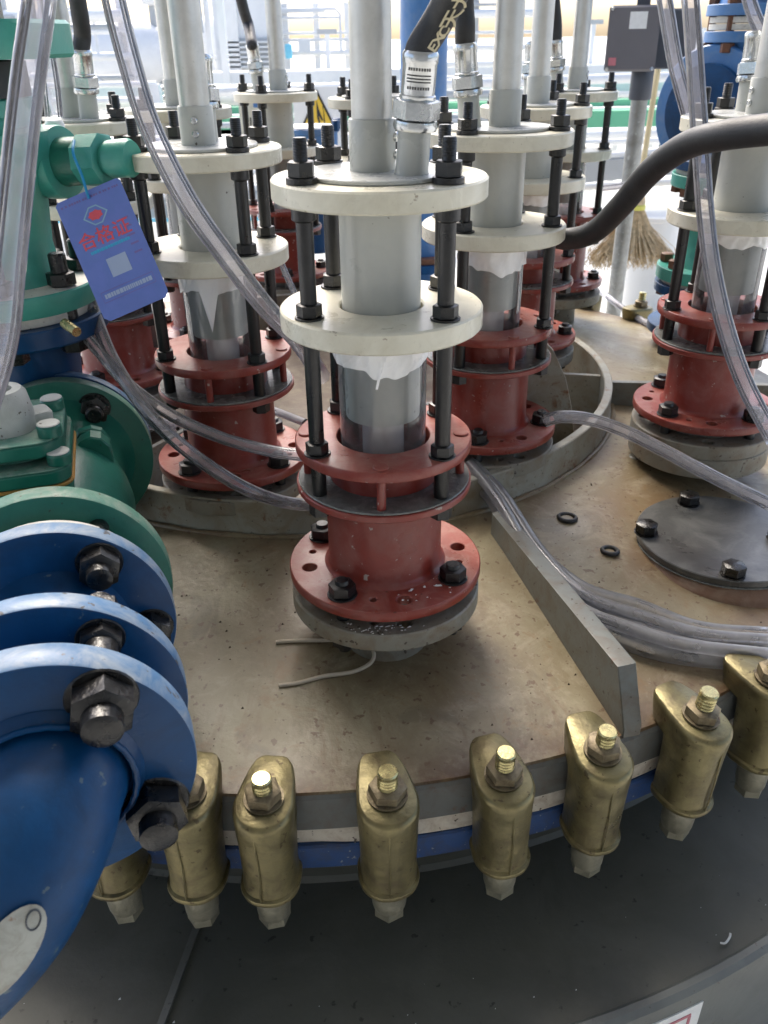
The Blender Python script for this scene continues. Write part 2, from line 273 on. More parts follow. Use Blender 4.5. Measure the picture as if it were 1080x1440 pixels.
# ------------------------------------------------------------------ mesh builder
def frame_of(d):
    d = d.normalized()
    a = Vector((0, 0, 1)) if abs(d.z) < .95 else Vector((1, 0, 0))
    x = a.cross(d).normalized(); y = d.cross(x).normalized()
    return x, y, d
def axis_mat(origin, d):
    x, y, z = frame_of(Vector(d))
    m = Matrix((x, y, z)).transposed().to_4x4(); m.translation = origin
    return m
class MB:
    def __init__(s): s.v = []; s.f = []
    def add(s, vs, fs, mt=None):
        o = len(s.v)
        s.v += [tuple(mt @ Vector(p)) if mt is not None else tuple(p) for p in vs]
        s.f += [tuple(i+o for i in f) for f in fs]
        return s
    def lathe(s, prof, seg=48, mt=None, a0=0, a1=2*PI, wob=0):
        """prof: list of (r, z) going round the section, closed by its first and last points touching the axis or each other"""
        full = abs(a1-a0-2*PI) < 1e-6
        n = seg if full else seg+1
        vs = []; fs = []; idx = []
        for (r, z) in prof:
            if r < 1e-7: idx.append([len(vs)]*n); vs.append((0, 0, z))
            else:
                row = []
                for i in range(n):
                    a = a0+(a1-a0)*i/seg
                    row.append(len(vs)); vs.append((r*math.cos(a), r*math.sin(a), z))
                idx.append(row)
        for k in range(len(prof)-1):
            A, B = idx[k], idx[k+1]
            for i in range(seg):
                j = (i+1) % n
                q = [A[i], A[j], B[j], B[i]]; q2 = []
                for t in q:
                    if t not in q2: q2.append(t)
                if len(q2) >= 3: fs.append(tuple(q2))
        return s.add(vs, fs, mt)
    def disc(s, r, z0, z1, seg=48, ri=0, bev=.001, mt=None):
        b = min(bev, (z1-z0)/2.01, r/3)
        if ri > 0:
            p = [(ri, z0), (r-b, z0), (r, z0+b), (r, z1-b), (r-b, z1), (ri+b*.5, z1), (ri, z1-b*.5), (ri, z0)]
        else:
            p = [(0, z0), (r-b, z0), (r, z0+b), (r, z1-b), (r-b, z1), (0, z1)]
        return s.lathe(p, seg, mt)
    def prism(s, r, z0, z1, n=6, ch=.12, rot=0, mt=None, ri=0):
        """hexagon nut or bolt head with chamfered corners"""
        h = z1-z0; c = r*ch
        def ringp(rr, z): return [(rr*math.cos(rot+2*PI*i/n), rr*math.sin(rot+2*PI*i/n), z) for i in range(n)]
        vs = ringp(r-c, z0)+ringp(r, z0+c*.6)+ringp(r, z1-c*.6)+ringp(r-c, z1)
        fs = [tuple(reversed(range(n))), tuple(range(3*n, 4*n))]
        for k in range(3):
            for i in range(n):
                j = (i+1) % n; fs.append((k*n+i, k*n+j, (k+1)*n+j, (k+1)*n+i))
        return s.add(vs, fs, mt)
    def box(s, x0, x1, y0, y1, z0, z1, mt=None, bev=0):
        if bev:
            b = bev
            vs = []; 
            for (z, k) in ((z0, b), (z0+b, 0), (z1-b, 0), (z1, b)):
                vs += [(x0+k+b*.0, y0+k, z), (x1-k, y0+k, z), (x1-k, y1-k, z), (x0+k, y1-k, z)]
            fs = [(3, 2, 1, 0), (12, 13, 14, 15)]
            for r_ in range(3):
                for i in range(4):
                    j = (i+1) % 4; fs.append((r_*4+i, r_*4+j, r_*4+4+j, r_*4+4+i))
            return s.add(vs, fs, mt)
        vs = [(x0, y0, z0), (x1, y0, z0), (x1, y1, z0), (x0, y1, z0), (x0, y0, z1), (x1, y0, z1), (x1, y1, z1), (x0, y1, z1)]
        return s.add(vs, [(3, 2, 1, 0), (4, 5, 6, 7), (0, 1, 5, 4), (1, 2, 6, 5), (2, 3, 7, 6), (3, 0, 4, 7)], mt)
    def extrude(s, poly, z0, z1, mt=None, bev=0.0):
        """poly: 2D outline (ccw) extruded along z"""
        n = len(poly)
        if bev:
            cx = sum(p[0] for p in poly)/n; cy = sum(p[1] for p in poly)/n
            def sh(p):
                d = math.hypot(p[0]-cx, p[1]-cy) or 1
                return (p[0]-(p[0]-cx)/d*bev, p[1]-(p[1]-cy)/d*bev)
            inn = [sh(p) for p in poly]
            vs = [(*p, z0) for p in inn]+[(*p, z0+bev) for p in poly]+[(*p, z1-bev) for p in poly]+[(*p, z1) for p in inn]; L_ = 4
        else:
            vs = [(*p, z0) for p in poly]+[(*p, z1) for p in poly]; L_ = 2
        fs = [tuple(reversed(range(n))), tuple(range((L_-1)*n, L_*n))]
        for k in range(L_-1):
            for i in range(n):
                j = (i+1) % n; fs.append((k*n+i, k*n+j, (k+1)*n+j, (k+1)*n+i))
        return s.add(vs, fs, mt)
    def tube(s, pts, r, seg=16, caps=True, inner=None):
        pts = [Vector(p) for p in pts]; n = len(pts)
        rr = r if isinstance(r, (list, tuple)) else [r]*n
        T = []
        for i in range(n):
            a = pts[max(0, i-1)]; b = pts[min(n-1, i+1)]; T.append((b-a).normalized())
        x, y, _ = frame_of(T[0]); vs = []; fs = []
        xs = []
        for i in range(n):
            x = (x - T[i]*x.dot(T[i])).normalized(); y = T[i].cross(x).normalized(); xs.append((x.copy(), y.copy()))
            for k in range(seg):
                a = 2*PI*k/seg; vs.append(pts[i]+(x*math.cos(a)+y*math.sin(a))*rr[i])
        for i in range(n-1):
            for k in range(seg):
                j = (k+1) % seg; fs.append((i*seg+k, i*seg+j, (i+1)*seg+j, (i+1)*seg+k))
        if caps and not inner:
            fs.append(tuple(reversed(range(seg)))); fs.append(tuple(range((n-1)*seg, n*seg)))
        if inner:
            o = len(vs)
            for i in range(n):
                x, y = xs[i]
                for k in range(seg):
                    a = 2*PI*k/seg; vs.append(pts[i]+(x*math.cos(a)+y*math.sin(a))*inner)
            for i in range(n-1):
                for k in range(seg):
                    j = (k+1) % seg; fs.append((o+i*seg+j, o+i*seg+k, o+(i+1)*seg+k, o+(i+1)*seg+j))
            for k in range(seg):
                j = (k+1) % seg
                fs.append((k, o+k, o+j, j)); e = (n-1)*seg
                fs.append((e+j, o+e+j, o+e+k, e+k))
        return s.add(vs, fs)
    def mesh(s, name, m, smooth=35):
        me = bpy.data.meshes.new(name); me.from_pydata(s.v, [], s.f)
        me.materials.append(m if not isinstance(m, str) else M[m])
        if smooth:
            me.polygons.foreach_set('use_smooth', [True]*len(me.polygons))
            me.set_sharp_from_angle(angle=R(smooth))
        me.update(); return me
    def build(s, name, m, parent=None, smooth=35):
        return link(name, s.mesh(name, m, smooth), parent)
def link(name, data, parent=None):
    o = bpy.data.objects.new(name, data); COL.objects.link(o)
    if parent is not None: o.parent = parent
    return o
def tag(o, label=None, cat=None, group=None, kind=None):
    if label: o['label'] = label
    if cat: o['category'] = cat
    if group: o['group'] = group
    if kind: o['kind'] = kind
    return o
def thing(name, label, cat, loc=(0, 0, 0), rz=0, group=None):
    o = bpy.data.objects.new(name, None); COL.objects.link(o); o.empty_display_size = .05
    o.location = loc; o.rotation_euler = (0, 0, rz)
    return tag(o, label, cat, group)
def copy_tree(o, parent=None):
    c = o.copy(); COL.objects.link(c); c.parent = parent
    for ch in [q for q in ALLCH.get(o.name, [])]: ALLCH.setdefault(c.name, []).append(copy_tree(ch, c))
    return c
ALLCH = {}
def index_children():
    ALLCH.clear()
    for o in bpy.data.objects:
        if o.parent: ALLCH.setdefault(o.parent.name, []).append(o)

def plate(outer, holes, z0, z1, material, name, bev=.0008, outline=None, res=72):
    """flat disc (or outline) with real holes, made from a filled 2D curve turned into a mesh"""
    cu = bpy.data.curves.new('tmp', 'CURVE'); cu.dimensions = '2D'; cu.fill_mode = 'BOTH'
    cu.extrude = (z1-z0)/2-bev; cu.bevel_depth = bev; cu.bevel_resolution = 0; cu.offset = -bev
    def spl(pts):
        sp = cu.splines.new('POLY'); sp.points.add(len(pts)-1)
        for i, p in enumerate(pts): sp.points[i].co = (p[0], p[1], 0, 1)
        sp.use_cyclic_u = True
    spl(outline or [(outer*math.cos(2*PI*i/res), outer*math.sin(2*PI*i/res)) for i in range(res)])
    for (x, y, r) in holes:
        n = 40 if r > .03 else 14
        spl([(x+r*math.cos(2*PI*i/n), y+r*math.sin(2*PI*i/n)) for i in range(n)])
    ob = bpy.data.objects.new('tmp', cu); COL.objects.link(ob)
    me = bpy.data.meshes.new_from_object(ob.evaluated_get(bpy.context.evaluated_depsgraph_get()))
    bpy.data.objects.remove(ob); bpy.data.curves.remove(cu)
    me.transform(Matrix.Translation((0, 0, (z0+z1)/2))); me.name = name
    me.materials.clear(); me.materials.append(M[material])
    me.polygons.foreach_set('use_smooth', [True]*len(me.polygons)); me.set_sharp_from_angle(angle=R(30))
    return me
def text_mesh(body, size, material, name, ext=.0003, align='CENTER', bold=0):
    cu = bpy.data.curves.new('tmpt', 'FONT'); cu.body = body; cu.size = size; cu.extrude = ext; cu.align_x = align; cu.align_y = 'CENTER'
    cu.offset = bold; cu.resolution_u = 3
    ob = bpy.data.objects.new('tmpt', cu); COL.objects.link(ob)
    me = bpy.data.meshes.new_from_object(ob.evaluated_get(bpy.context.evaluated_depsgraph_get()))
    bpy.data.objects.remove(ob); bpy.data.curves.remove(cu)
    me.name = name; me.materials.clear(); me.materials.append(M[material]); return me
def catmull(P, n=10):
    P = [Vector(p) for p in P]; Q = [P[0]*2-P[1]]+P+[P[-1]*2-P[-2]]; out = []
    for i in range(1, len(Q)-2):
        a, b, c, d = Q[i-1:i+3]
        for k in range(n):
            t = k/n
            out.append(.5*((2*b)+(c-a)*t+(2*a-5*b+4*c-d)*t*t+(3*b-a-3*c+d)*t**3))
    out.append(P[-1]); return out

# ================================================================== SETTING
MB().box(-300, 300, -6, 480, -1.25, -1.15).build('floor', 'floor', smooth=0)['kind'] = 'structure'
# ------------------------------------------------------------------ reactor vessel
reactor = thing('reactor_vessel', 'large round reactor with tan rusty lid, white gasket and dark grey jacket', 'reactor', (AX.x, AX.y, 0))
ZW = -.662
MB().lathe([(.560, -.612), (.66, -.620), (.78, -.634), (.90, -.648), (.965, -.6555), (.982, -.6575), (.985, -.661), (.985, -.706)], 200).build('lid', 'lid', reactor)
MB().lathe([(0, ZW), (.552, ZW)], 96).build('well_floor', 'well', reactor)
MB().lathe([(.9845, -.659), (.9875, -.663), (.9875, -.7055), (.95, -.7055)], 200).build('lid_edge', 'rim', reactor)
# neck ring: uneven height where it was cut
def ringwall():
    m = MB(); prof = [(.542, -.664), (.540, -.561), (.5415, -.5595), (.5535, -.5595), (.555, -.561), (.555, -.60), (.558, -.612), (.566, -.6155)]
    m.lathe(prof, 160); return m
ringwall().build('neck_ring', 'ring', reactor)
gk = MB()
n = 260; vs = []; fs = []
for i in range(n):
    a = 2*PI*i/n; rr = .981+.004*mnoise.noise(Vector((math.cos(a)*14, math.sin(a)*14, 0)))
    for (r_, z) in ((.94, -.7062), (rr, -.7062), (rr+.0012, -.712), (rr+.0005, -.7335), (.94, -.7335)): vs.append((r_*math.cos(a), r_*math.sin(a), z))
for i in range(n):
    j = (i+1) % n
    for k in range(4): fs.append((i*5+k, j*5+k, j*5+k+1, i*5+k+1))
gk.add(vs, fs).build('gasket', 'gasket', reactor)
MB().lathe([(.94, -.734), (.984, -.734), (.986, -.736), (.986, -.766), (.983, -.770), (.90, -.772)], 200).build('body_flange', 'vblue', reactor)
MB().lathe([(.925, -.771), (.925, -.86), (.93, -.866), (1.04, -.871), (1.128, -.876), (1.131, -.8755)], 180).build('jacket_top', 'jacket', reactor)
MB().lathe([(1.128, -.8775), (1.134, -.872), (1.141, -.8715), (1.147, -.876), (1.149, -.883), (1.149, -.92), (1.149, -1.15)], 180).build('jacket_side', 'jside', reactor)
# jacket sheet seam: raised lap strip and a rivet
def on_axis(p): return Vector(p)-Vector((AX.x, AX.y, 0))
sa = on_axis(pZ(306, 1225, -.868)); sb = on_axis(pZ(228, 1440, -.875))
d = (sb-sa); d.z = 0; d.normalize(); nrm = Vector((-d.y, d.x, 0)); sb2 = sa+d*.27
def strip(p, q, w, zt):
    return MB().add([p-nrm*w+Vector((0, 0, .0012)), p+nrm*w+Vector((0, 0, .0035)), q+nrm*w+Vector((0, 0, .0035)), q-nrm*w+Vector((0, 0, .0012)),
                     p-nrm*w-Vector((0, 0, .004)), p+nrm*w-Vector((0, 0, .004)), q+nrm*w-Vector((0, 0, .004)), q-nrm*w-Vector((0, 0, .004))],
                    [(0, 1, 2, 3), (7, 6, 5, 4), (0, 4, 5, 1), (1, 5, 6, 2), (2, 6, 7, 3), (3, 7, 4, 0)])
strip(Vector((sa.x, sa.y, -.867)), Vector((sb2.x, sb2.y, -.8755)), .0042, 0).build('sheet_seam', 'jacket', reactor, smooth=0)
for (u, v) in ((243, 1373), (262, 1300)):
    p = on_axis(pZ(u, v, -.872)); MB().lathe([(.0036, 0), (.0032, .0012), (.002, .002), (0, .0023)], 14, Matrix.Translation((p.x, p.y, -.8735))).build('rivet', 'stub', reactor)
# radial gusset plates standing on the lid
def wall_plate(name, a, b, thick, zt, zb, material, chamfer=.03, za=None, parent=reactor, chamfer_a=0):
    a = Vector((a[0]-AX.x, a[1]-AX.y)); b = Vector((b[0]-AX.x, b[1]-AX.y)); L_ = (b-a).length; ang = math.atan2(b.y-a.y, b.x-a.x)
    poly = [(0, zb), (L_, zb), (L_, zt-chamfer*1.3), (L_-chamfer*.55, zt)]
    if chamfer_a: poly += [(chamfer_a, zt), (0, zt-chamfer_a)]
    else: poly += [(0, zt)]
    mt = Matrix.Translation((a.x, a.y, 0)) @ Matrix.Rotation(ang, 4, 'Z') @ Matrix.Rotation(PI/2, 4, 'X')
    return MB().extrude(poly, -thick/2, thick/2, mt, bev=.0012).build(name, material, parent)
g0 = pZ(744, 770, -.583); g1 = pZ(893, 948, -.583)
dd = (g1-g0).normalized(); g0 = g0-dd*.10
wall_plate('gusset_plate', g0, g1+dd*.012, .022, -.583, -.66, 'gusset', .05)
ga = pZ(858, 536, -.568); gb = pZ(1062, 540, -.568)
wall_plate('gusset_plate', ga, gb+(gb-ga)*.6, .012, -.568, -.66, 'gusset', .02)
# bars crossing the well inside the ring
wa = pZ(800, 534, -.585); wb = pZ(856, 537, -.585)
wall_plate('well_rib', wa-(wb-wa)*1.6, wb, .010, -.572, -.66, 'ring', .0)
wc = pZ(200, 648, -.60); wd = pZ(225, 634, -.60)
wall_plate('well_rib', wc, wd+(wd-wc)*3, .008, -.585, -.66, 'ring', .0)
# upright lifting plate inside the ring, behind the second column
def upright(name, pts, y, th, material):
    P_ = [pY(u, v, y) for (u, v) in pts]
    poly = [(p.x-AX.x, p.z) for p in P_]
    mt = Matrix.Translation((0, y-AX.y, 0)) @ Matrix.Rotation(PI/2, 4, 'X')
    return MB().extrude(poly, -th/2, th/2, mt, bev=.001).build(name, material, reactor)
upright('lifting_plate', [(700, 655), (810, 655), (803, 570), (795, 530), (778, 492), (755, 468), (735, 462), (700, 462)], 1.30, .010, 'ring')
upright('lifting_plate', [(185, 520), (246, 520), (240, 490), (226, 440), (214, 424), (204, 420), (185, 420)], 1.62, .010, 'gusset')
# weld bead round the neck ring foot, little welded stub
bd = MB(); bd.tube([(.5615*math.cos(2*PI*i/140), .5615*math.sin(2*PI*i/140), -.613+.001*math.sin(i*1.7)) for i in range(141)], .0045, 8, caps=False); bd.build('weld_bead', 'lid', reactor)
p = on_axis(pZ(893, 650, -.628)); MB().lathe([(.012, 0), (.0125, .012), (.013, .016), (.010, .018), (0, .017)], 20, Matrix.Translation((p.x, p.y, -.633))).build('welded_stub', 'greyfl', reactor)
# warning label on the jacket's side, lower right
def cyl_patch(name, material, a0, a1, z0, z1, r_, parent, seg=12):
    vs = []; fs = []
    for i in range(seg+1):
        a = a0+(a1-a0)*i/seg
        vs += [(r_*math.cos(a), r_*math.sin(a), z0), (r_*math.cos(a), r_*math.sin(a), z1), ((r_-.0015)*math.cos(a), (r_-.0015)*math.sin(a), z1), ((r_-.0015)*math.cos(a), (r_-.0015)*math.sin(a), z0)]
    for i in range(seg):
        o = i*4
        fs += [(o, o+4, o+5, o+1), (o+1, o+5, o+6, o+2), (o+3, o+2, o+6, o+7), (o, o+3, o+7, o+4)]
    fs += [(0, 1, 2, 3), (seg*4+3, seg*4+2, seg*4+1, seg*4)]
    return MB().add(vs, fs).build(name, material, parent)
lc = on_axis(pZ(996, 1417, -.893)); la = math.atan2(lc.y, lc.x)
LR = 1.1505
ws = cyl_patch('wall_label', 'signw', la-.10, la, -1.03, -.893, LR, reactor)
def bar(a0, a1, z0, z1): cyl_patch('label_border', 'pink', a0, a1, z0, z1, LR+.0008, ws, 6)
bar(la-.088, la-.0125, -.9085, -.9045); bar(la-.0150, la-.0120, -1.02, -.9085); bar(la-.088, la-.085, -1.02, -.9085)

# ------------------------------------------------------------------ clamps round the rim
CLG = 'yellow zinc clamps round the reactor rim'
def make_clamp():
    t = thing('rim_clamp', 'clamp', 'clamp', group=CLG)
    # sections: (z, half width, y back, y front, squareness, tilt)
    S = [(-.6560, .026, -.030, .040, .6, .12), (-.6320, .0262, -.033, .046, .6, .25), (-.6255, .0235, -.030, .043, .7, .27), (-.6235, .019, -.024, .036, .7, .28)]
    m = MB(); rows = []
    secs = [(-.7500, .0195, .006, .051, 0), (-.7485, .0225, .005, .0545, 0), (-.7455, .0270, .003, .0590, 0), (-.7420, .0302, .003, .0632, 0), (-.7385, .0306, .003, .0642, 0), (-.7362, .0302, .003, .0636, 0), (-.7345, .0276, .003, .0606, 0), (-.720, .0272, .003, .0600, 0), (-.695, .0276, .003, .0605, 0),
            (-.668, .0284, .003, .0616, 0), (-.6575, .0288, .001, .0622, .02), (-.6555, .0289, -.022, .0624, .03), (-.640, .0294, -.026, .0632, .06), (-.6335, .0297, -.027, .0636, .08), (-.6305, .0294, -.027, .0632, .09), (-.6278, .0276, -.0265, .0610, .09), (-.6270, .0262, -.025, .0592, .09)]
    n = 36; vs = []
    for (z, w, y0, y1, tl) in secs:
        for i in range(n):
            a = 2*PI*i/n - PI/2
            # front half round, back half squarer
            ca, sa_ = math.cos(a), math.sin(a)
            cy = .030
            jw = 1+.02*mnoise.noise(Vector((z*90, a, 0)))
            if sa_ >= 0: x = w*ca; y = cy+(y1-cy)*(abs(sa_)**.85)
            else:
                k = .45; y = cy-(cy-y0)*(abs(sa_)**k); x = w*math.copysign(abs(ca)**k, ca)*(1-.26*max(0, (cy-y)/.056)*(1 if z > -.657 else .3))
            jx = .0008*mnoise.noise(Vector((x*70, y*70, z*60)))
            vs.append((x+jx, y+jx, z - tl*(y-.015)*1.0))
    fs = [tuple(reversed(range(n))), tuple(range((len(secs)-1)*n, len(secs)*n))]
    for k in range(len(secs)-1):
        for i in range(n):
            j = (i+1) % n; fs.append((k*n+i, k*n+j, (k+1)*n+j, (k+1)*n+i))
    m.add(vs, fs)
    m.build('clamp_body', 'brass', t, smooth=34)
    # mould seam down the front
    sp = [(.0006*math.sin(i), .0630 if i > 0 else .0615, -.636-.0125*i) for i in range(9)]
    MB().tube([(p_[0], p_[1]-.0001 if i < 8 else p_[1]-.001, p_[2]) for i, p_ in enumerate(sp)], .0009, 6).build('mould_seam', 'brass', t)
    m2 = MB(); m2.lathe([(.0175, -.750), (.0185, -.764), (.0175, -.782), (.0165, -.786)], 24, Matrix.Translation((0, .032, 0)))
    m2.prism(.0168, -.798, -.785, 6, .12, .3, Matrix.Translation((0, .032, 0)))
    m2.build('screw_housing', 'stub', t)
    tm = Matrix.Translation((0, .028, -.6268)) @ Matrix.Rotation(R(-5), 4, 'X')
    MB().lathe([(0, 0), (.0195, 0), (.0195, .002), (.0, .0022)], 24, tm).build('washer', 'nutd', t)
    MB().prism(.0182, .002, .0145, 6, .12, .4, tm).build('nut', 'nutd', t)
    m3_ = MB()
    pr = [(0, .014)]
    for i in range(4): pr += [(.0098, .0145+i*.0042), (.0091, .0165+i*.0042)]
    pr += [(.0096, .031), (.0098, .0335), (.0085, .0350), (0, .0352)]
    m3_.lathe(pr, 24, tm); m3_.build('stud', 'study', t)
    return t
# ------------------------------------------------------------------ columns
CG = 'light tube columns bolted to the reactor lid'
ZB = -.633
def hexn(r, z0, z1, x=0, y=0, rot=0, washer=None):
    mt = Matrix.Translation((x, y, 0)); m = MB().prism(r, z0, z1, 6, .10, rot, mt)
    if washer: m.disc(washer[0], washer[1], washer[2], 20, bev=.0004, mt=mt)
    return m
def zz(a): return a-ZB
def make_column():
    t = thing('light_tube_column', 'column', 'light column', group=CG)
    MB().lathe([(.054, zz(-.650)), (.052, zz(-.5785)), (0, zz(-.5785))], 40).build('nozzle_neck', 'greyfl', t)
    A8 = [(.0885*math.cos(R(-120+45*i)), .0885*math.sin(R(-120+45*i))) for i in range(8)]
    odd = [(x, y, .0085) for i, (x, y) in enumerate(A8) if i % 2]
    small = [(.086*math.cos(R(a)), .086*math.sin(R(a)), .004) for a in (-97, -7, 83, 173)]
    link('base_flange', plate(.1095, odd+small, zz(-.5785), zz(-.5565), 'greyfl', 'base_flange', bev=.0015), t)
    link('bottom_flange', plate(.110, odd+small, zz(-.5380), zz(-.5260), 'redtop', 'bottom_flange'), t)
    MB().lathe([(.1103, zz(-.5375)), (.1106, zz(-.5365)), (.1106, zz(-.5275)), (.1101, zz(-.5265))], 72).build('flange_edge', 'red', t)
    MB().disc(.075, zz(-.5563), zz(-.5382), 48, bev=.001).build('spacer_gasket', 'rubber', t)
    MB().lathe([(.070, zz(-.526)), (.0665, zz(-.5235)), (.0645, zz(-.519)), (.0642, zz(-.4290)), (.066, zz(-.4265))], 64).build('lower_body', 'red', t)
    for i in range(0, 8, 2):
        x, y = A8[i]
        b = MB(); b.lathe([(0, zz(-.600)), (.0072, zz(-.600)), (.0078, zz(-.598)), (.0078, zz(-.508)), (.0068, zz(-.5065)), (0, zz(-.5065))], 16, Matrix.Translation((x, y, 0)))
        bo = b.build('flange_bolt', 'black', t)
        hexn(.0148, zz(-.5240), zz(-.5110), x, y, i, (.0165, zz(-.5258), zz(-.5240))).build('nut', 'black', bo)
        hexn(.0145, zz(-.592), zz(-.5792), x, y, i+.5).build('nut', 'black', bo)
    # red plate with rubber gasket
    rods = [(.0825*math.cos(R(a)), .0825*math.sin(R(a))) for a in (-143, -42, 42, 129)]
    MB().disc(.0955, zz(-.4262), zz(-.4185), 72, bev=.001).build('mid_flange', 'red', t)
    MB().disc(.0935, zz(-.4184), zz(-.4160), 64, bev=.0008).build('rubber_gasket', 'rubber', t)
    MB().lathe([(.0585, zz(-.416)), (.0585, zz(-.3815)), (.0505, zz(-.3815)), (.0505, zz(-.416))], 48).build('inner_collar', 'red', t)
    for a in (-90, 0, 90, 180):
        x, y = .083*math.cos(R(a)), .083*math.sin(R(a))
        MB().lathe([(.0048, zz(-.416)), (.0048, zz(-.3815))], 12, Matrix.Translation((x, y, 0))).build('spacer_post', 'red', t)
        MB().lathe([(.0082, zz(-.3700)), (.0082, zz(-.3683)), (.0074, zz(-.3677)), (0, zz(-.3679))], 16, Matrix.Translation((x, y, 0))).build('rivet_head', 'redtop', t)
    link('top_red_flange', plate(.0938, [(0, 0, .0500)], zz(-.3812), zz(-.3698), 'redtop', 'top_red_flange'), t)
    MB().lathe([(.0941, zz(-.3808)), (.0944, zz(-.380)), (.0944, zz(-.3711)), (.0940, zz(-.3703))], 72).build('flange_edge', 'red', t)
    # glass and inner tubes
    MB().lathe([(.0455, zz(-.415)), (.0455, zz(-.2495))], 48).build('glass_tube', 'glass', t)
    MB().lathe([(.0375, zz(-.345)), (.0388, zz(-.3452)), (.0389, zz(-.343)), (.0389, zz(-.2498))], 48).build('lamp_sleeve', 'pvc', t)
    MB().lathe([(.0225, zz(-.414)), (.0225, zz(-.335))], 32).build('quartz_tube', 'inner', t)
    MB().lathe([(0, zz(-.398)), (.050, zz(-.398))], 32).build('collar_floor', 'red', t)
    # cream flanges
    holes = [(x, y, .0085) for x, y in rods]
    link('cream_flange', plate(.1002, [(0, 0, .0412)], zz(-.2497), zz(-.2290), 'cream', 'cream_flange', bev=.0018), t)
    link('cream_flange', plate(.1002, [(0, 0, .0372)], zz(-.1290), zz(-.1100), 'cream', 'cream_flange', bev=.0018), t)
    MB().lathe([(.0390, zz(-.2496)), (.0390, zz(-.1288))], 56).build('upper_tube', 'pvc', t)
    MB().disc(.0705, zz(-.1098), zz(-.1060), 64, bev=.0008).build('cover_plate', 'cover', t)
    for (x, y) in rods:
        b = MB().lathe([(0, zz(-.432)), (.0075, zz(-.432)), (.0078, zz(-.431)), (.0078, zz(-.1300)), (.0062, zz(-.1290)), (.0062, zz(-.0745)), (.0054, zz(-.0730)), (0, zz(-.0730))], 18, Matrix.Translation((x, y, 0)))
        ro = b.build('threaded_rod', 'black', t)
        # cut thread rings on the exposed end
        th = MB()
        for k in range(6): th.lathe([(.0060, zz(-.0880+k*.0022)), (.0067, zz(-.0875+k*.0022)), (.0060, zz(-.0866+k*.0022))], 14, Matrix.Translation((x, y, 0)))
        th.build('thread', 'black', ro)
        hexn(.0125, zz(-.1045), zz(-.0915), x, y, x*40, (.0140, zz(-.1060 if math.hypot(x, y) < .07 else -.1098), zz(-.1045))).build('nut', 'black', ro)
        MB().lathe([(0, zz(-.1292)), (.0112, zz(-.1292)), (.0112, zz(-.1400)), (.0078, zz(-.1420))], 20, Matrix.Translation((x, y, 0))).build('nut', 'black', ro)
        hexn(.0122, zz(-.2270), zz(-.2150), x, y, x*33+.2, (.0142, zz(-.2288), zz(-.2270))).build('nut', 'black', ro)
        hexn(.0118, zz(-.3680), zz(-.3565), x, y, x*50+.1, (.0138, zz(-.3697), zz(-.3680))).build('nut', 'black', ro)
        hexn(.0118, zz(-.4400), zz(-.4270), x, y, x*50+.3).build('nut', 'black', ro)
    # pipe with its socket
    MB().lathe([(.0212, zz(-.1060)), (.0212, zz(-.0640)), (.0206, zz(-.0630)), (.0182, zz(-.0630))], 40, Matrix.Translation((-.0080, .0, 0))).build('pipe_socket', 'pvc', t)
    MB().lathe([(.0183, zz(-.0640)), (.0183, zz(.26)), (0, zz(.26))], 40, Matrix.Translation((-.0080, .0, 0))).build('conduit_pipe', 'galv', t)
    for dz in (-.078, -.093):
        mt = axis_mat(Vector((0, -.0212, zz(dz))), Vector((0, -1, 0)))
        MB().lathe([(.0042, -.001), (.0042, .002), (.0030, .0032), (0, .0034)], 14, mt).build('screw', 'zinc', t)
    # cable gland (leaning outward)
    FB = Vector((.0375, 0, zz(-.106))); FD = Vector((.10, 0, 1)).normalized(); mt = axis_mat(FB, FD)
    g = MB().lathe([(.0158, -.001), (.0148, .004), (.0142, .036), (.0142, .037)], 32, mt).build('gland_stub', 'pvc', t)
    f = MB().lathe([(.0140, .036), (.0185, .036), (.0195, .039), (.0185, .0435), (.0140, .0440)], 32, mt).build('cable_fitting', 'zinc', t)
    MB().prism(.0205, .0442, .0600, 6, .09, .2, mt).build('hex_nut', 'zinc', f)
    sl = [(.0150, .0595), (.0157, .0605), (.0157, .0630), (.0146, .0640), (.0146, .0870), (.0153, .0880), (.0153, .0940), (.0138, .0965), (.0110, .0965)]
    MB().lathe(sl, 32, mt).build('crimp_sleeve', 'zinc', f)
    return t, FB, FD

def film_mesh(seed, drop, tail_ang, tail_len):
    n = 120; rows = 10; vs = []; fs = []
    for k in range(rows):
        for i in range(n):
            a = 2*PI*i/n; ca, sa_ = math.cos(a), math.sin(a)
            L_ = drop*(.86+.30*mnoise.noise(Vector((ca*1.5+seed, sa_*1.5, seed)))+.10*mnoise.noise(Vector((ca*4, sa_*4, seed))))
            da = abs((a-tail_ang+PI) % (2*PI)-PI)
            L_ += tail_len*max(0, 1-da/.26)**1.1
            f = k/(rows-1)
            r_ = .0474+.0030*f*(1-f)*4*.5+.0026*mnoise.noise(Vector((ca*6+f*1.5, sa_*6-f, f*3+seed)))*(.4+f) + (.0028 if k == 0 else 0)
            vs.append((r_*ca, r_*sa_, zz(-.2502)-L_*f))
    for k in range(rows-1):
        for i in range(n):
            j = (i+1) % n; fs.append((k*n+i, (k+1)*n+i, (k+1)*n+j, k*n+j))
    return MB().add(vs, fs).mesh('plastic_film', 'film', 80)

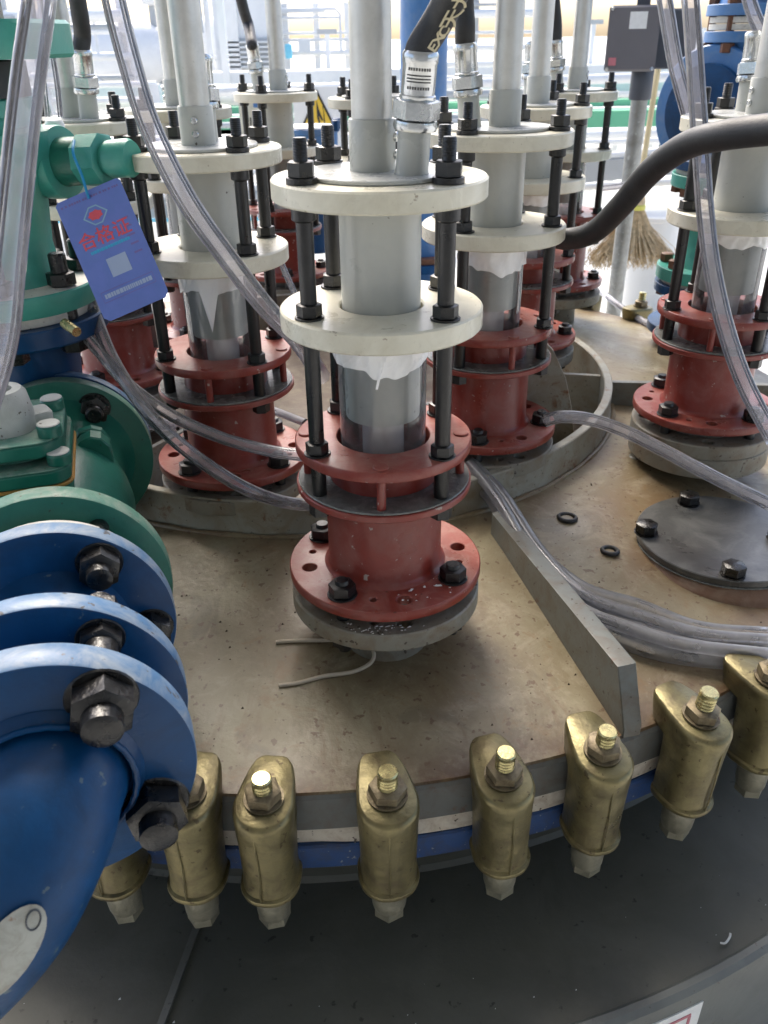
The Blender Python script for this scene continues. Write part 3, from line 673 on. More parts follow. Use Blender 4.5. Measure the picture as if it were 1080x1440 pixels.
proto, FB, FD = make_column()
index_children()
GL = ('pipe_socket', 'conduit_pipe', 'gland_stub', 'cable_fitting')
def place_column(x, y, dz, rot, label, film=None, first=[True], hose=None, g=0, sc=0):
    t = proto if first[0] else copy_tree(proto)
    first[0] = False
    t.location = (x, y, ZB+dz); t.rotation_euler = (0, 0, R(rot)); t['label'] = label
    for ch in ALLCH[t.name]:
        nm = ch.name.split('.')[0]
        if nm in GL: ch.rotation_euler = (0, 0, R(g-rot))
        if nm == 'screw': ch.rotation_euler = (0, 0, R(sc-rot)); pv = Matrix.Rotation(R(g-rot), 4, 'Z') @ Vector((-.0080, .0, 0)); ch.location = (pv.x, pv.y, 0)
    if film: link('plastic_film', film_mesh(*film), t)
    if hose:
        M4 = Matrix.Translation((x, y, ZB+dz)) @ Matrix.Rotation(R(g), 4, 'Z'); inv = M4.inverted()
        s = FB+FD*.088; s2 = FB+FD*.098
        pts = [s, s2]+[inv @ Vector(p) for p in hose]
        cm = catmull(pts, 10)
        h = MB().tube(cm, .0128 if hose is not None else .012, 20).build('cable_hose', 'hose', t); h.rotation_euler = (0, 0, R(g-rot))
        return t, h, cm
    return t, None, None
C0 = [(1.0, 1.0)]
# front column, second, etc.: (x, y)
c1, h1, cm1 = place_column(.0004, .8241, 0, -2, g=-40, sc=75, label='nearest column in the middle, white flakes strewn on its base flange', film=(3, .042, 0, 0),
    hose=[pY(617, 27, .790), pY(638, -12, .775), pY(668, -62, .75)])
place_column(-.2216, 1.1361, -.006, -6, g=88, sc=4, label='column right of the blue tag, clear hoses crossing its foot', film=(11, .036, -PI/2+R(6)-.05, .050))
place_column(.1591, 1.2201, .002, 18, g=178, sc=140, label='column just behind and right of the nearest one, hose fitting left of its pipe', film=(5, .042, 0, .0),
    hose=[pY(654, 36, 1.215), pY(652, 6, 1.215), pY(652, -40, 1.20)])
place_column(.5174, 1.2560, .010, -27, g=94, sc=-75, label='rightmost column, a long clear hose hanging down in front of it', film=(8, .030, 0, .0))
place_column(-.487, 1.500, 0, 18, g=-42, sc=170, label='column half hidden behind the green and blue valve at upper left',
    hose=[pY(116, 50, 1.47), pY(113, 25, 1.46), pY(104, -30, 1.45)])
place_column(-.378, 1.760, 0, 18, g=95, sc=-80, label='column directly behind the one with the blue tag, two pipe screws seen from the side')
place_column(-.245, 2.245, 0, 36, g=180, sc=80, label='farthest column on the left, in front of the yellow warning triangle',
    hose=[pY(350, 38, 2.32), pY(343, 15, 2.32), pY(333, -25, 2.31)])
place_column(-.006, 1.985, 0, 18, g=90, sc=100, label='column mostly hidden behind the pipe of the nearest column, blue valve top to its left')
place_column(.285, 1.675, 0, 18, g=95, sc=120, label='column second behind the nearest on the right, thick black hose crossing it', film=(4, .028, 0, 0))
place_column(.440, 2.110, 0, 18, g=182, sc=60, label='farthest column on the right, just left of the post with the junction box',
    hose=[pY(782, 34, 2.11), pY(780, 10, 2.11), pY(776, -30, 2.11)])

tl = [Vector((.004, -.0505, zz(-.268))), Vector((.003, -.052, zz(-.276))), Vector((-.001, -.0515, zz(-.287))), Vector((-.004, -.0505, zz(-.300)))]
rb = catmull(tl, 5); vs = []
for i, p in enumerate(rb):
    w = .0016*(1.2-.5*i/len(rb)); a_ = i*.25; dv = Vector((math.cos(a_), math.sin(a_)*.6, .2))*w; vs += [p-dv, p+dv]
MB().add(vs, [(2*i, 2*i+1, 2*i+3, 2*i+2) for i in range(len(rb)-1)]).build('film_strand', 'film', c1)
# small loose prints on the nearest column's hose
def frame_at(cm, i):
    t_ = (cm[i+1]-cm[i-1]).normalized(); return cm[i], t_
M4c = Matrix.Translation((.0004, .8241, ZB)) @ Matrix.Rotation(R(-40), 4, 'Z')
def print_on_hose(ch, i, size):
    p, t_ = frame_at(cm1, i)
    pw = M4c @ p; tw = (M4c.to_3x3() @ t_).normalized()
    side = tw.cross(-pw.normalized()).normalized()            # to the right as the hose runs up
    view = side.cross(tw).normalized()
    if view.dot(-pw) < 0: view = -view
    a = R(38)
    nr = (view*math.cos(a)+(RT-tw*RT.dot(tw)).normalized()*math.sin(a)).normalized()
    me = text_mesh(ch, size, 'letter', 'hose_letter', .0002, bold=.0003)
    xx = tw; yy = nr.cross(xx).normalized()
    mt = Matrix((xx, yy, nr)).transposed().to_4x4(); mt.translation = pw+nr*.0129
    me.transform(M4c.inverted() @ mt)
    link('hose_letter', me, h1)
for k, ch in enumerate('EXC天大'):
    print_on_hose(ch, [13, 16, 19, 25, 32][k], .013 if k < 3 else .019)
# engraved label lines on its crimp sleeve
lm = axis_mat(FB, FD)
for k, (z, txt) in enumerate(((.0835, '▮▮▯▮▯▮▮▯▮'), (.0695, '▮▯▮▮▮▯▮▮'))): pass
lab = MB()
# find the turn that faces the lettering to the viewer
_v = (M4c.to_3x3().inverted() @ (-(M4c @ (FB+FD*.08)))).normalized(); _v = lm.to_3x3().inverted() @ _v
MROT = math.degrees(math.atan2(_v.y, _v.x))+114
for row, z in enumerate((.0835, .0790, .0765, .0742, .0695)):
    nn = 9; w = .0016 if row in (0, 4) else .0024; hh = .0011 if row in (0, 4) else .0005
    for k in range(nn):
        a = R(-150+k*9) if row in (0, 4) else R(-152+k*9.5)
        for s in (0,):
            r_ = .01475; x0 = a-w/r_/2; x1 = a+w/r_/2
            lab.add([(r_*math.cos(x0), r_*math.sin(x0), z-hh), (r_*math.cos(x1), r_*math.sin(x1), z-hh), (r_*math.cos(x1), r_*math.sin(x1), z+hh), (r_*math.cos(x0), r_*math.sin(x0), z+hh)], [(0, 1, 2, 3)],
                    Matrix.Rotation(R(MROT), 4, 'Z') if 0 else lm @ Matrix.Rotation(R(MROT), 4, 'Z'))
lo_ = lab.build('sleeve_marking', 'ink', c1); lo_.rotation_euler = (0, 0, R(-38))
# white flakes scattered on the nearest column's foot flanges
fl = MB(); rnd = random.Random(4)
def flake(m, p, s):
    a = rnd.random()*PI; vs = []
    for i in range(5):
        b = 2*PI*i/5; rr = s*(.5+rnd.random()); vs.append((p[0]+rr*math.cos(b+a)*1.6*math.cos(a)-rr*.6*math.sin(b)*math.sin(a), p[1]+rr*math.cos(b)*math.sin(a)+rr*.6*math.sin(b+a)*math.cos(a), p[2]+.0006))
    o = (p[0], p[1], p[2]+.0016); m.add(vs+[o], [(i, (i+1) % 5, 5) for i in range(5)])
for _ in range(26):
    a = R(rnd.uniform(-80, -20)); r_ = rnd.uniform(.070, .108); flake(fl, (r_*math.cos(a), r_*math.sin(a), zz(-.5258)), rnd.choice((.0008, .0012, .0012, .003)))
for _ in range(46):
    a = R(rnd.gauss(-95, 13)); r_ = rnd.uniform(.092, .108); flake(fl, (r_*math.cos(a), r_*math.sin(a), zz(-.5563)), rnd.choice((.0007, .001, .0015)))
tag(fl.build('paint_flakes', 'flake', c1, smooth=0), kind='stuff')
# extra pad flange under the rightmost column
rc = [o for o in bpy.data.objects if o.name.startswith('light_tube_column') and 'rightmost' in o['label']][0]
MB().disc(.1085, zz(-.612), zz(-.5792), 72, bev=.002).build('pad_flange', 'greyfl', rc)

# ------------------------------------------------------------------ clamps placed
cl0 = make_clamp(); index_children()
for ch in ALLCH[cl0.name]: ch.location.z += .70
front = [(140, 'clamp mostly hidden under the blue elbow, only its foot showing'), (262, 'tall clamp touching the right side of the blue flange, greasy bolt beside it'),
 (372, 'clamp at front left of centre, dirt round its nut, second from the blue flange'), (540, 'clamp at front centre, straight below the nearest column'), (706, 'clamp right of the front centre one, dark seam down its face, wide nut'),
 (846, 'clamp at the foot of the grey gusset plate, seam off to its right'), (977, 'clamp on the right, second from the photo edge, golden, its nut standing high'), (1082, 'clamp cut by the right edge of the photo, clear hoses ending above it')]
far = [(862, 398, 'small brass clamp on the far rim beside the grey post'), (903, 425, 'small brass clamp on the far rim, next to the green and blue valve stack')]
def rim_angle(u, v0):
    # find the rim point whose top-stud projects to column u
    best = None
    for i in range(-1400, 400):
        a = R(i*.1); p = Vector((AX.x+1.005*math.cos(a), AX.y+1.005*math.sin(a), -.60)); d = p.dot(FWD)
        uu = 540+FPX*p.dot(RT)/d
        if p.y < AX.y and (best is None or abs(uu-u) < best[0]): best = (abs(uu-u), a)
    return best[1]
firstc = [True]
def place_clamp(a, label, jit):
    t = cl0 if firstc[0] else copy_tree(cl0); firstc[0] = False
    t.location = (AX.x+.9885*math.cos(a), AX.y+.9885*math.sin(a), jit[1]-.70); t.rotation_euler = (0, 0, a-PI/2+jit[0]); t['label'] = label
    j = random.Random(int(a*1000)); t.rotation_euler = (R(j.uniform(-2.5, 2)), R(j.uniform(-2, 2)), a-PI/2+jit[0]); t.scale = (j.uniform(.96, 1.05), j.uniform(.97, 1.03), j.uniform(.975, 1.03))
    for ch in ALLCH[t.name]:
        nm = ch.name.split('.')[0]
        if nm in ('nut', 'stud', 'washer'):
            ang = j.uniform(-.5, .5) if nm == 'nut' else 0; c0 = Vector((0, .028, 0)); M_ = Matrix.Translation(c0) @ Matrix.Rotation(ang, 4, 'Z') @ Matrix.Translation(-c0)
            ch.matrix_basis = M_ @ Matrix.Translation((0, 0, .70+(j.uniform(-.006, .003) if nm == 'stud' else 0)))
        if nm == 'mould_seam': ch.location = (j.uniform(-.006, .006), -.0004, .70)
rnd = random.Random(9)
for (u, lb) in front: place_clamp(rim_angle(u, 0), lb, (rnd.uniform(-.09, .09), rnd.uniform(-.003, .003)))
for (u, v, lb) in far:
    p = pZ(u, v, -.62); a = math.atan2(p.y-AX.y, p.x-AX.x); place_clamp(a, lb, (rnd.uniform(-.1, .1), .0))

# ------------------------------------------------------------------ round steel cover (manhole) with bolts, stub washers
mc = pZ(1016, 752, -.618)
cover = thing('manhole_cover', 'round dark steel cover plate bolted down at the right, rust stain round its seat', 'cover plate', (mc.x, mc.y, -.646))
MB().lathe([(.134, -.014), (.129, .0035), (.125, .0080), (.122, .0098), (.117, .0145), (0, .0145)], 72).build('rusty_seat', 'mhole', cover)
MB().disc(.119, .0150, .0175, 72).build('seal', 'rubber', cover)
MB().disc(.1175, .0176, .0275, 96, bev=.0012).build('plate', 'steel', cover)
for (u, v) in ((970, 696), (910, 737), (1033, 795), (1098, 745)):
    p = pZ(u, v, -.605)-Vector((mc.x, mc.y, 0)); mt = Matrix.Translation((p.x, p.y, 0))
    b = MB().lathe([(.0165, .0276), (.0165, .0292), (0, .0293)], 20, mt).build('bolt', 'boltdk', cover)
    MB().prism(.0155, .0293, .043, 6, .1, u, mt).build('hex_head', 'boltdk', b)
lidz0 = lambda x, y: -.612-max(0, (math.hypot(x-AX.x, y-AX.y)-.56))*.10
for k, (u, v, lb) in enumerate(((797, 734, 'black rubber ring lying on the lid, the larger of two, nearer the neck ring'), (858, 773, 'small black rubber ring lying beside the rust stain of the round cover'))):
    p = pZ(u, v, -.6245); m = MB(); rr = .0125 if k == 0 else .0105
    m.tube([(rr*math.cos(2*PI*i/36), rr*math.sin(2*PI*i/36), 0) for i in range(37)], .0032, 10, caps=False)
    o = m.build('rubber_ring', 'oring'); o.location = (p.x, p.y, lidz0(p.x, p.y)+.0028); o.rotation_euler = (R(-4), R(3), 0); tag(o, lb, 'rubber ring', 'loose rubber rings on the lid')
# pale strips poking from under the nearest column
def lidz(x, y):
    r_ = math.hypot(x-AX.x, y-AX.y); T = [(.56, -.612), (.66, -.620), (.78, -.634), (.90, -.648), (.965, -.6555)]
    for (a, za), (b, zb) in zip(T, T[1:]):
        if r_ <= b: return za+(zb-za)*(r_-a)/(b-a)
    return -.657
def onlid(u, v, h=.002):
    z = -.63
    for _ in range(6): p = pZ(u, v, z+h); z = lidz(p.x, p.y)
    return pZ(u, v, z+h)
tag(MB().tube(catmull([onlid(388, 903), onlid(415, 901), onlid(470, 900, .003), onlid(500, 897, .004)], 6), .0024, 8).build('cable_strip', 'wire'), 'short straight pale strip sticking out left from under the nearest column', 'strip')
tag(MB().tube(catmull([onlid(392, 964), onlid(420, 960), onlid(455, 951), onlid(495, 945), onlid(519, 934, .004), onlid(526, 921, .010), onlid(520, 905, .016)], 6), .0024, 8).build('cable_strip', 'wire'), 'curved pale strip bending out from under the nearest column', 'strip')
# grit on the lid and on the jacket: nobody could count it
gr = MB(); rnd = random.Random(21)
for _ in range(420):
    a = R(rnd.uniform(-128, -20)); r_ = rnd.uniform(.60, .975); x = AX.x+r_*math.cos(a); y = AX.y+r_*math.sin(a); s = rnd.choice((.0005, .0007, .001, .0016)); z = lidz(x, y)
    gr.add([(x-s, y-s, z), (x+s, y-s*.6, z), (x+s*.5, y+s, z), (x, y, z+s*1.2)], [(0, 1, 3), (1, 2, 3), (2, 0, 3)])
tag(gr.build('rust_grit', mat('grit_dark', (.06, .035, .02), rough=.8, bump=0), smooth=0), 'dark rust crumbs scattered over the tan lid', 'grit', kind='stuff')
gw = MB()
for _ in range(70):
    a = R(rnd.uniform(-125, -55)); r_ = rnd.uniform(1.0, 1.12); x = AX.x+r_*math.cos(a); y = AX.y+r_*math.sin(a); s = rnd.choice((.0005, .0006, .0009, .0014)); z = -.8755+.00002
    gw.add([(x-s, y-s, z+.003), (x+s, y-s*.6, z+.003), (x+s*.5, y+s, z+.003), (x, y, z+.003+s)], [(0, 1, 3), (1, 2, 3), (2, 0, 3), (2, 1, 0)])
tag(gw.build('white_crumbs', 'flake', smooth=0), 'white crumbs dotted over the dark grey jacket', 'crumbs', kind='stuff')
tag(MB().tube(catmull([pZ(1013, 1326, -.8715), pZ(1020, 1326, -.871), pZ(1026, 1318, -.870), pZ(1027, 1312, -.868)], 5), .0012, 6).build('plastic_curl', 'flake'), 'tiny white curl of plastic lying on the dark jacket at lower right', 'shaving')

# ================================================================== LEFT: horizontal valve run
AD = Vector((-.285, .9585, 0)).normalized(); C1 = Vector((-.2605, .468, -.488))
def ax_at(t, dz=0): return C1+AD*t+Vector((0, 0, dz))
run = thing('valve_run', 'run of blue flanges, blue elbow and green valve along the left edge', 'pipe valve', C1)
def rel(p): return Vector(p)-C1
def XM(t): return axis_mat(AD*t, AD)       # local matrix with z along the run
XV, YV, _ = frame_of(AD)
def flange(name, t0, t1, r_, face, rimm, boltside=None, hole=False):
    o = MB().lathe([(0, t0+.0), (r_-.002, t0+.0), (r_-.0008, t0+.0006)], 96, XM(0)).build(name, face, run)
    MB().lathe([(r_-.0007, t0+.0006), (r_, t0+.002), (r_, t1-.002), (r_-.0007, t1-.0006)], 96, XM(0)).build('flange_rim', rimm, o)
    MB().lathe([(r_-.0008, t1-.0006), (r_-.002, t1), (0, t1)], 96, XM(0)).build('back_face', face, o)
    return o
def bolt_at(parent, t, ang, dirn, rb=.088, size=.0205, length=.030, name='bolt', long_to=None, m='boltdk'):
    off = XV*math.cos(ang)*rb+YV*math.sin(ang)*rb
    mt = axis_mat(AD*t+off, AD*dirn)
    o = MB().prism(size, .001, length*.62, 6, .14, ang*3, mt).build(name, m, parent)
    MB().lathe([(size*1.10, 0), (size*1.06, .0016), (size*.8, .0020)], 26, mt).build('washer', m, o)
    MB().lathe([(size*.62, length*.6), (size*.60, length), (size*.45, length+.002), (0, length+.002)], 16, mt).build('stud_end', m, o)
    if long_to is not None:
        MB().lathe([(size*.55, 0), (size*.55, long_to)], 14, axis_mat(AD*t+off, -AD*dirn)).build('shank', m, o)
    return o
f1 = flange('front_flange', -.014, .014, .110, 'blue', 'bluerim')
f2 = flange('second_flange', .059, .081, .110, 'blue', 'bluerim')
f3 = flange('third_flange', .177, .198, .110, 'blue', 'bluerim')
f4 = flange('green_flange', .244, .268, .112, 'green', 'greent')
f5 = flange('rear_green_flange', .568, .588, .112, 'green', 'greent')
f6 = flange('rear_blue_flange', .594, .612, .112, 'blue', 'bluerim')
MB().lathe([(.060, .012), (.060, .060)], 48, XM(0)).build('short_spool', 'boltdk', run)
MB().lathe([(.072, .080), (.064, .092), (.062, .160), (.070, .178)], 56, XM(0)).build('blue_spool', 'blue', run)
MB().lathe([(.085, .197), (.085, .212), (.095, .214), (.095, .228), (.080, .230), (.080, .245)], 64, XM(0)).build('gasket_pack', 'ptfe', run)
MB().lathe([(.092, .587), (.092, .595)], 56, XM(0)).build('gasket_ring', 'ptfe', run)
# bolts (angles found from the photo: straight up-right, right-down ...)
def ang_of(u, v, t):
    # angle round the run axis of the pixel (u, v) on the plane at t
    q = ray(u, v); p0 = ax_at(t); k = p0.dot(AD)/q.dot(AD); w = q*k-p0
    return math.atan2(w.dot(YV), w.dot(XV)), w.length
for (u, v) in ((163, 985), (200, 1160)):
    a, l = ang_of(u, v, -.04); bolt_at(f1, -.014, a, -1, rb=.086, long_to=.07, size=.0245, length=.036)
for (u, v) in ((148, 800), (215, 905)):
    a, l = ang_of(u, v, .150); bolt_at(f3, .177, a, -1, rb=.086, size=.0195)
    bolt_at(f2, .081, a, 1, rb=.086, size=.019)
for (u, v) in ((150, 893),):
    a, l = ang_of(u, v, .05); bolt_at(f2, .059, a, -1, rb=.086, size=.018, length=.022)
a, l = ang_of(148, 800, .150); MB().lathe([(.010, .198), (.010, .245)], 12, Matrix.Translation(XV*math.cos(a)*.086+YV*math.sin(a)*.086) @ XM(0)).build('shank', 'boltdk', f4)
a, l = ang_of(130, 590, .54); bolt_at(f5, .568, a, -1, rb=.085, size=.019, length=.026)
# valve body between green flanges
MB().lathe([(.085, .267), (.078, .280), (.072, .300), (.070, .34), (.078, .40), (.082, .43), (.078, .46), (.070, .50), (.074, .545), (.088, .569)], 56, XM(0)).build('valve_body', 'green', run)
# ribs on the right flank with a round boss
tb = .47
MB().box(.052, .086, -.012, .030, .45, .565, XM(0) @ Matrix.Rotation(R(0), 4, 'Z'), bev=.004).build('body_rib', 'green', run)
def on_plane(u, v, t):
    q = ray(u, v); p0 = ax_at(t); return q*(p0.dot(AD)/q.dot(AD))-C1
def plane_plate(name, pts, t, th, material):
    P_ = [on_plane(u, v, t) for u, v in pts]; n_ = len(P_)
    ctr = sum(P_, Vector())/n_
    inn = [p+(ctr-p).normalized()*.002 for p in P_]
    vs = inn+[p+AD*.002 for p in P_]+[p+AD*th for p in P_]
    fs = [tuple(range(n_))]+[tuple(reversed(range(2*n_, 3*n_)))]+[(k*n_+i, (k+1)*n_+i, (k+1)*n_+(i+1) % n_, k*n_+(i+1) % n_) for k in range(2) for i in range(n_)]
    return MB().add(vs, fs).build(name, material, run, smooth=30)
lugp = [(100, 740), (100, 640), (113, 622), (127, 615), (142, 617), (154, 627), (160, 645), (163, 690), (166, 725), (150, 740)]
lg = plane_plate('lug_rib', lugp, .44, .022, 'green')
plane_plate('lug_rib', [(100, 700), (100, 625), (110, 608), (128, 603), (143, 606), (156, 622), (160, 650), (160, 700)], .475, .012, 'green')
bp_ = on_plane(131, 658, .44)
MB().lathe([(.0130, .0), (.0130, .003), (.0118, .005), (.0085, .0055), (.0080, .003), (0, .003)], 24, axis_mat(bp_, -AD)).build('boss', 'green', lg)
# bonnet stack (vertical)
BZ = AD*.385
def stadium(hx, hy, rr, n=8):
    pts = []
    for (sx, sy, a0) in ((1, 1, 0), (-1, 1, 90), (-1, -1, 180), (1, -1, 270)):
        for i in range(n+1):
            a = R(a0+90*i/n); pts.append((sx*(hx-rr)+rr*math.cos(a), sy*(hy-rr)+rr*math.sin(a)))
    return pts
BR = Matrix.Translation(BZ+Vector((-.028, .0, .022))) @ Matrix.Rotation(math.atan2(AD.y, AD.x)-PI/2+R(0), 4, 'Z')
MB().extrude(stadium(.052, .075, .02), .010, .062, BR, bev=.002).build('bonnet_neck', 'green', run)
MB().extrude(stadium(.056, .078, .02), .0622, .066, BR, bev=.001).build('ochre_seal', 'orange', run)
b1 = MB().extrude(stadium(.054, .078, .02), .0662, .082, BR, bev=.002).build('lower_bonnet_plate', 'green', run)
MB().extrude(stadium(.0535, .0775, .02), .0822, .0835, BR, bev=.0005).build('dusty_top', 'greent', b1)
MB().lathe([(.050, .083), (.048, .092)], 40, BR).build('bonnet_spacer', 'green', run)
b2 = MB().extrude(stadium(.052, .066, .03), .092, .108, BR, bev=.002).build('upper_bonnet_plate', 'green', run)
MB().extrude(stadium(.0515, .0655, .03), .1082, .1095, BR, bev=.0005).build('dusty_top', 'greent', b2)
for (x, y, z0, mt_) in ((.040, .030, .1095, 'greent'), (.040, -.045, .1095, 'green'), (.045, -.060, .0836, 'green'), (-.035, .035, .1095, 'greent')):
    bb = MB().lathe([(.0125, z0), (.0125, z0+.010), (.011, z0+.012), (0, z0+.012)], 20, BR @ Matrix.Translation((x, y, 0))).build('cap_screw', 'green', run)
    MB().lathe([(.0118, z0+.0125), (.0108, z0+.0135), (0, z0+.0138)], 20, BR @ Matrix.Translation((x, y, 0))).build('dusty_top', 'lgrey', bb)
# light grey keyed cap
cp = MB(); cp.lathe([(.030, .1095), (.029, .128), (.026, .148), (.022, .153), (.013, .153), (.0125, .140), (0, .140)], 32, BR @ Matrix.Translation((-.004, -.012, 0)))
cp.extrude(stadium(.046, .014, .006), .110, .122, BR @ Matrix.Translation((-.004, -.012, 0)) @ Matrix.Rotation(R(20), 4, 'Z'), bev=.002)
cp.build('grey_cap', 'lgrey', run)
# lug with bolt on the right of the valve
lug = MB(); lug.extrude(stadium(.024, .03, .02), -.008, .008, Matrix.Translation(AD*.50+Vector((.072, 0, .012))) @ Matrix.Rotation(math.atan2(AD.y, AD.x), 4, 'Z') @ Matrix.Rotation(PI/2, 4, 'X') @ Matrix.Rotation(PI/2, 4, 'Y'), bev=.003)
# elbow in front, turning down to the left
ep = catmull([AD*-.012, AD*-.035, AD*-.062+Vector((-.012, 0, -.014)), AD*-.088+Vector((-.045, 0, -.055)), AD*-.094+Vector((-.105, 0, -.125)), AD*-.092+Vector((-.18, 0, -.21))], 8)
el = MB().tube(ep, [.062-.010*min(1, i/8) for i in range(len(ep))], 40).build('elbow', 'blue', run)
wj = MB().tube([(.0632+.0003*math.sin(i*2.3))*(XV*math.cos(2*PI*i/90)+YV*math.sin(2*PI*i/90))-AD*(.0245+.0002*math.sin(i*1.7)) for i in range(91)], .0026, 8, caps=False).build('weld_bead', 'blue', run)
wb_ = MB().lathe([(.070, -.0145), (.066, -.020), (.0625, -.024)], 56, XM(0)).build('weld_neck', 'blue', run)
# oval worn label on the elbow, lower left
def ray_tube_hit(u, v):
    q = ray(u, v); best = None
    for i, c in enumerate(ep):
        w = C1+c; r_ = .062-.010*min(1, i/8)
        # sphere approx
        b = q.dot(w)/q.dot(q); d2 = (w-q*b).length_squared
        if d2 < r_*r_:
            k = b-math.sqrt((r_*r_-d2)/q.dot(q))
            if best is None or k < best: best = k
    return q*(best*.996) if best else None

lcen, la_, lb_ = (14, 1335), Vector((-.47, .88)), None
vs = []; ok = True
import itertools
NU, NW = 10, 28
cu_, cv_ = 8, 1342; ax_u = Vector((.60, -.80)); ay_u = Vector((.80, .60))
pc = [(cu_, cv_)]+[(cu_+ax_u.x*84*k/NU*math.cos(2*PI*i/NW)+ay_u.x*36*k/NU*math.sin(2*PI*i/NW), cv_+ax_u.y*84*k/NU*math.cos(2*PI*i/NW)+ay_u.y*36*k/NU*math.sin(2*PI*i/NW)) for k in range(1, NU+1) for i in range(NW)]
hits = [ray_tube_hit(*q_) for q_ in pc]
okk = [h_ is not None for h_ in hits]
vs = [(h_-C1) if h_ is not None else Vector((0, 0, 0)) for h_ in hits]
fs = [(0, 1+i, 1+(i+1) % NW) for i in range(NW)]+[(1+k*NW+i, 1+(k+1)*NW+i, 1+(k+1)*NW+(i+1) % NW, 1+k*NW+(i+1) % NW) for k in range(NU-1) for i in range(NW)]
fs = [f_ for f_ in fs if all(okk[i] for i in f_)]
wl_ = MB().add(vs, fs).build('worn_label', 'oval', run)
rp = []
for i in range(25):
    a_ = 2*PI*i/24; h_ = ray_tube_hit(47+10*math.cos(a_)*.85-13*math.sin(a_)*.45, 1294+10*math.cos(a_)*.5+15*math.sin(a_)*.9)
    if h_ is not None: rp.append((h_-C1)*1.0-h_.normalized()*.0006)
if len(rp) > 4: MB().tube(rp, .0006, 6, caps=False).build('stamp_ring', 'boxd', wl_)
# upright nozzle with flange, green valve above
NZ = Vector((-.476, 1.085, 0))
tv = thing('upright_valve', 'upright green valve at upper left with the blue tag hanging from its side', 'valve', (NZ.x, NZ.y, -.64))
def vz(a): return a+.64
VM = None
nb = MB().lathe([(.078, vz(-.66)), (.072, vz(-.60)), (.066, vz(-.40)), (.072, vz(-.335)), (.085, vz(-.328))], 56); nb.build('blue_nozzle', 'blue', tv)
MB().lathe([(0, vz(-.3285)), (.112, vz(-.3285)), (.114, vz(-.326)), (.114, vz(-.306)), (.112, vz(-.304)), (0, vz(-.304))], 96).build('blue_flange', 'blue', tv)
MB().disc(.098, vz(-.3038), vz(-.290), 72).build('white_spacer', 'ptfe', tv)
gf = MB().lathe([(0, vz(-.290)), (.108, vz(-.290)), (.110, vz(-.287)), (.110, vz(-.266)), (.108, vz(-.264))], 96).build('green_flange', 'greenl', tv)
MB().lathe([(.1082, vz(-.2638)), (.10, vz(-.2625)), (.05, vz(-.262))], 64).build('dusty_top', 'ptfe', gf)
MB().lathe([(.075, vz(-.262)), (.066, vz(-.25)), (.062, vz(-.22)), (.068, vz(-.16)), (.080, vz(-.13)), (.088, vz(-.118)), (.088, vz(-.09)), (.070, vz(-.085)), (.062, vz(-.06)), (.060, vz(-.03)), (0, vz(-.03))], 64).build('valve_body', 'greenl', tv)
for a in (-75, -25, -125, 30, 75, 120):
    x, y = .090*math.cos(R(a)), .090*math.sin(R(a)); mt = Matrix.Translation((x, y, 0))
    bo = MB().prism(.0175, vz(-.2618), vz(-.246), 6, .1, a, mt).build('bolt', 'boltdk', tv)
    MB().lathe([(.0105, vz(-.247)), (.0105, vz(-.225)), (.009, vz(-.223)), (0, vz(-.223))], 16, mt).build('stud_end', 'boltdk', bo)
    MB().lathe([(.012, vz(-.326)), (.012, vz(-.289))], 12, mt).build('shank', 'boltdk', bo)
    MB().prism(.0175, vz(-.345), vz(-.3292), 6, .1, a, mt).build('nut', 'boltdk', bo)
# side stub to the right
def stubp(u, v, d=1.03): return pD(u, v, d)-Vector((NZ.x, NZ.y, -.64))
s0 = stubp(20, 232, 1.04); s1 = stubp(186, 222, .985); sd = (s1-s0); SL = sd.length; smt = axis_mat(s0, sd)
pf = SL/166.0
def sx(u): return (u-20)*pf
sb_ = MB().lathe([(.030, sx(0)), (.0315, sx(66)), (.036, sx(68))], 40, smt).build('side_branch', 'greenl', tv)
MB().lathe([(.030, sx(66)), (.040, sx(67)), (.0415, sx(70)), (.0415, sx(90)), (.040, sx(93)), (.026, sx(94))], 48, smt).build('side_flange', 'greenl', tv)
MB().lathe([(.028, sx(92)), (.027, sx(122))], 36, smt).build('side_neck', 'green', tv)
MB().prism(.0300, sx(120), sx(152), 8, .08, .2, smt).build('side_hex', 'greenl', tv)
MB().lathe([(.018, sx(150)), (.018, sx(162))], 24, smt).build('side_collar', 'greenl', tv)
MB().lathe([(.021, sx(158)), (.0215, sx(183)), (.019, sx(187)), (0, sx(187))], 28, smt).build('side_plug', 'greenl', tv)
# upper storeys of the valve
tp = stubp(0, 165, 1.04)
MB().box(-.10, .060, -.045, .045, vz(-.106)+.03, vz(-.084)+.03, Matrix.Rotation(R(-6), 4, 'Z'), bev=.003).build('yoke_plate', 'greenl', tv)
MB().lathe([(.050, vz(-.09)), (.045, vz(-.055))], 32).build('stem_housing', 'green', tv)
MB().lathe([(.060, vz(-.056)), (.072, vz(-.054)), (.072, vz(-.018)), (.030, vz(-.016))], 48).build('black_diaphragm', 'hose', tv)
MB().extrude(stadium(.120, .060, .02), vz(-.0155), vz(.022), Matrix.Rotation(R(-8), 4, 'Z'), bev=.004).build('top_cap', 'greenl', tv)
for x in (-.06, .01, .055): MB().prism(.014, vz(.0225), vz(.045), 6, .1, x*30, Matrix.Translation((x, -.02, 0))).build('cap_bolt', 'boltdk', tv)
# small toggle fitting on the blue flange's edge
q = pD(108, 467, .985)-Vector((NZ.x, NZ.y, -.64)); MB().tube([q, q+Vector((-.02, .02, .005))], .006, 10).build('drain_cock', 'study', tv)

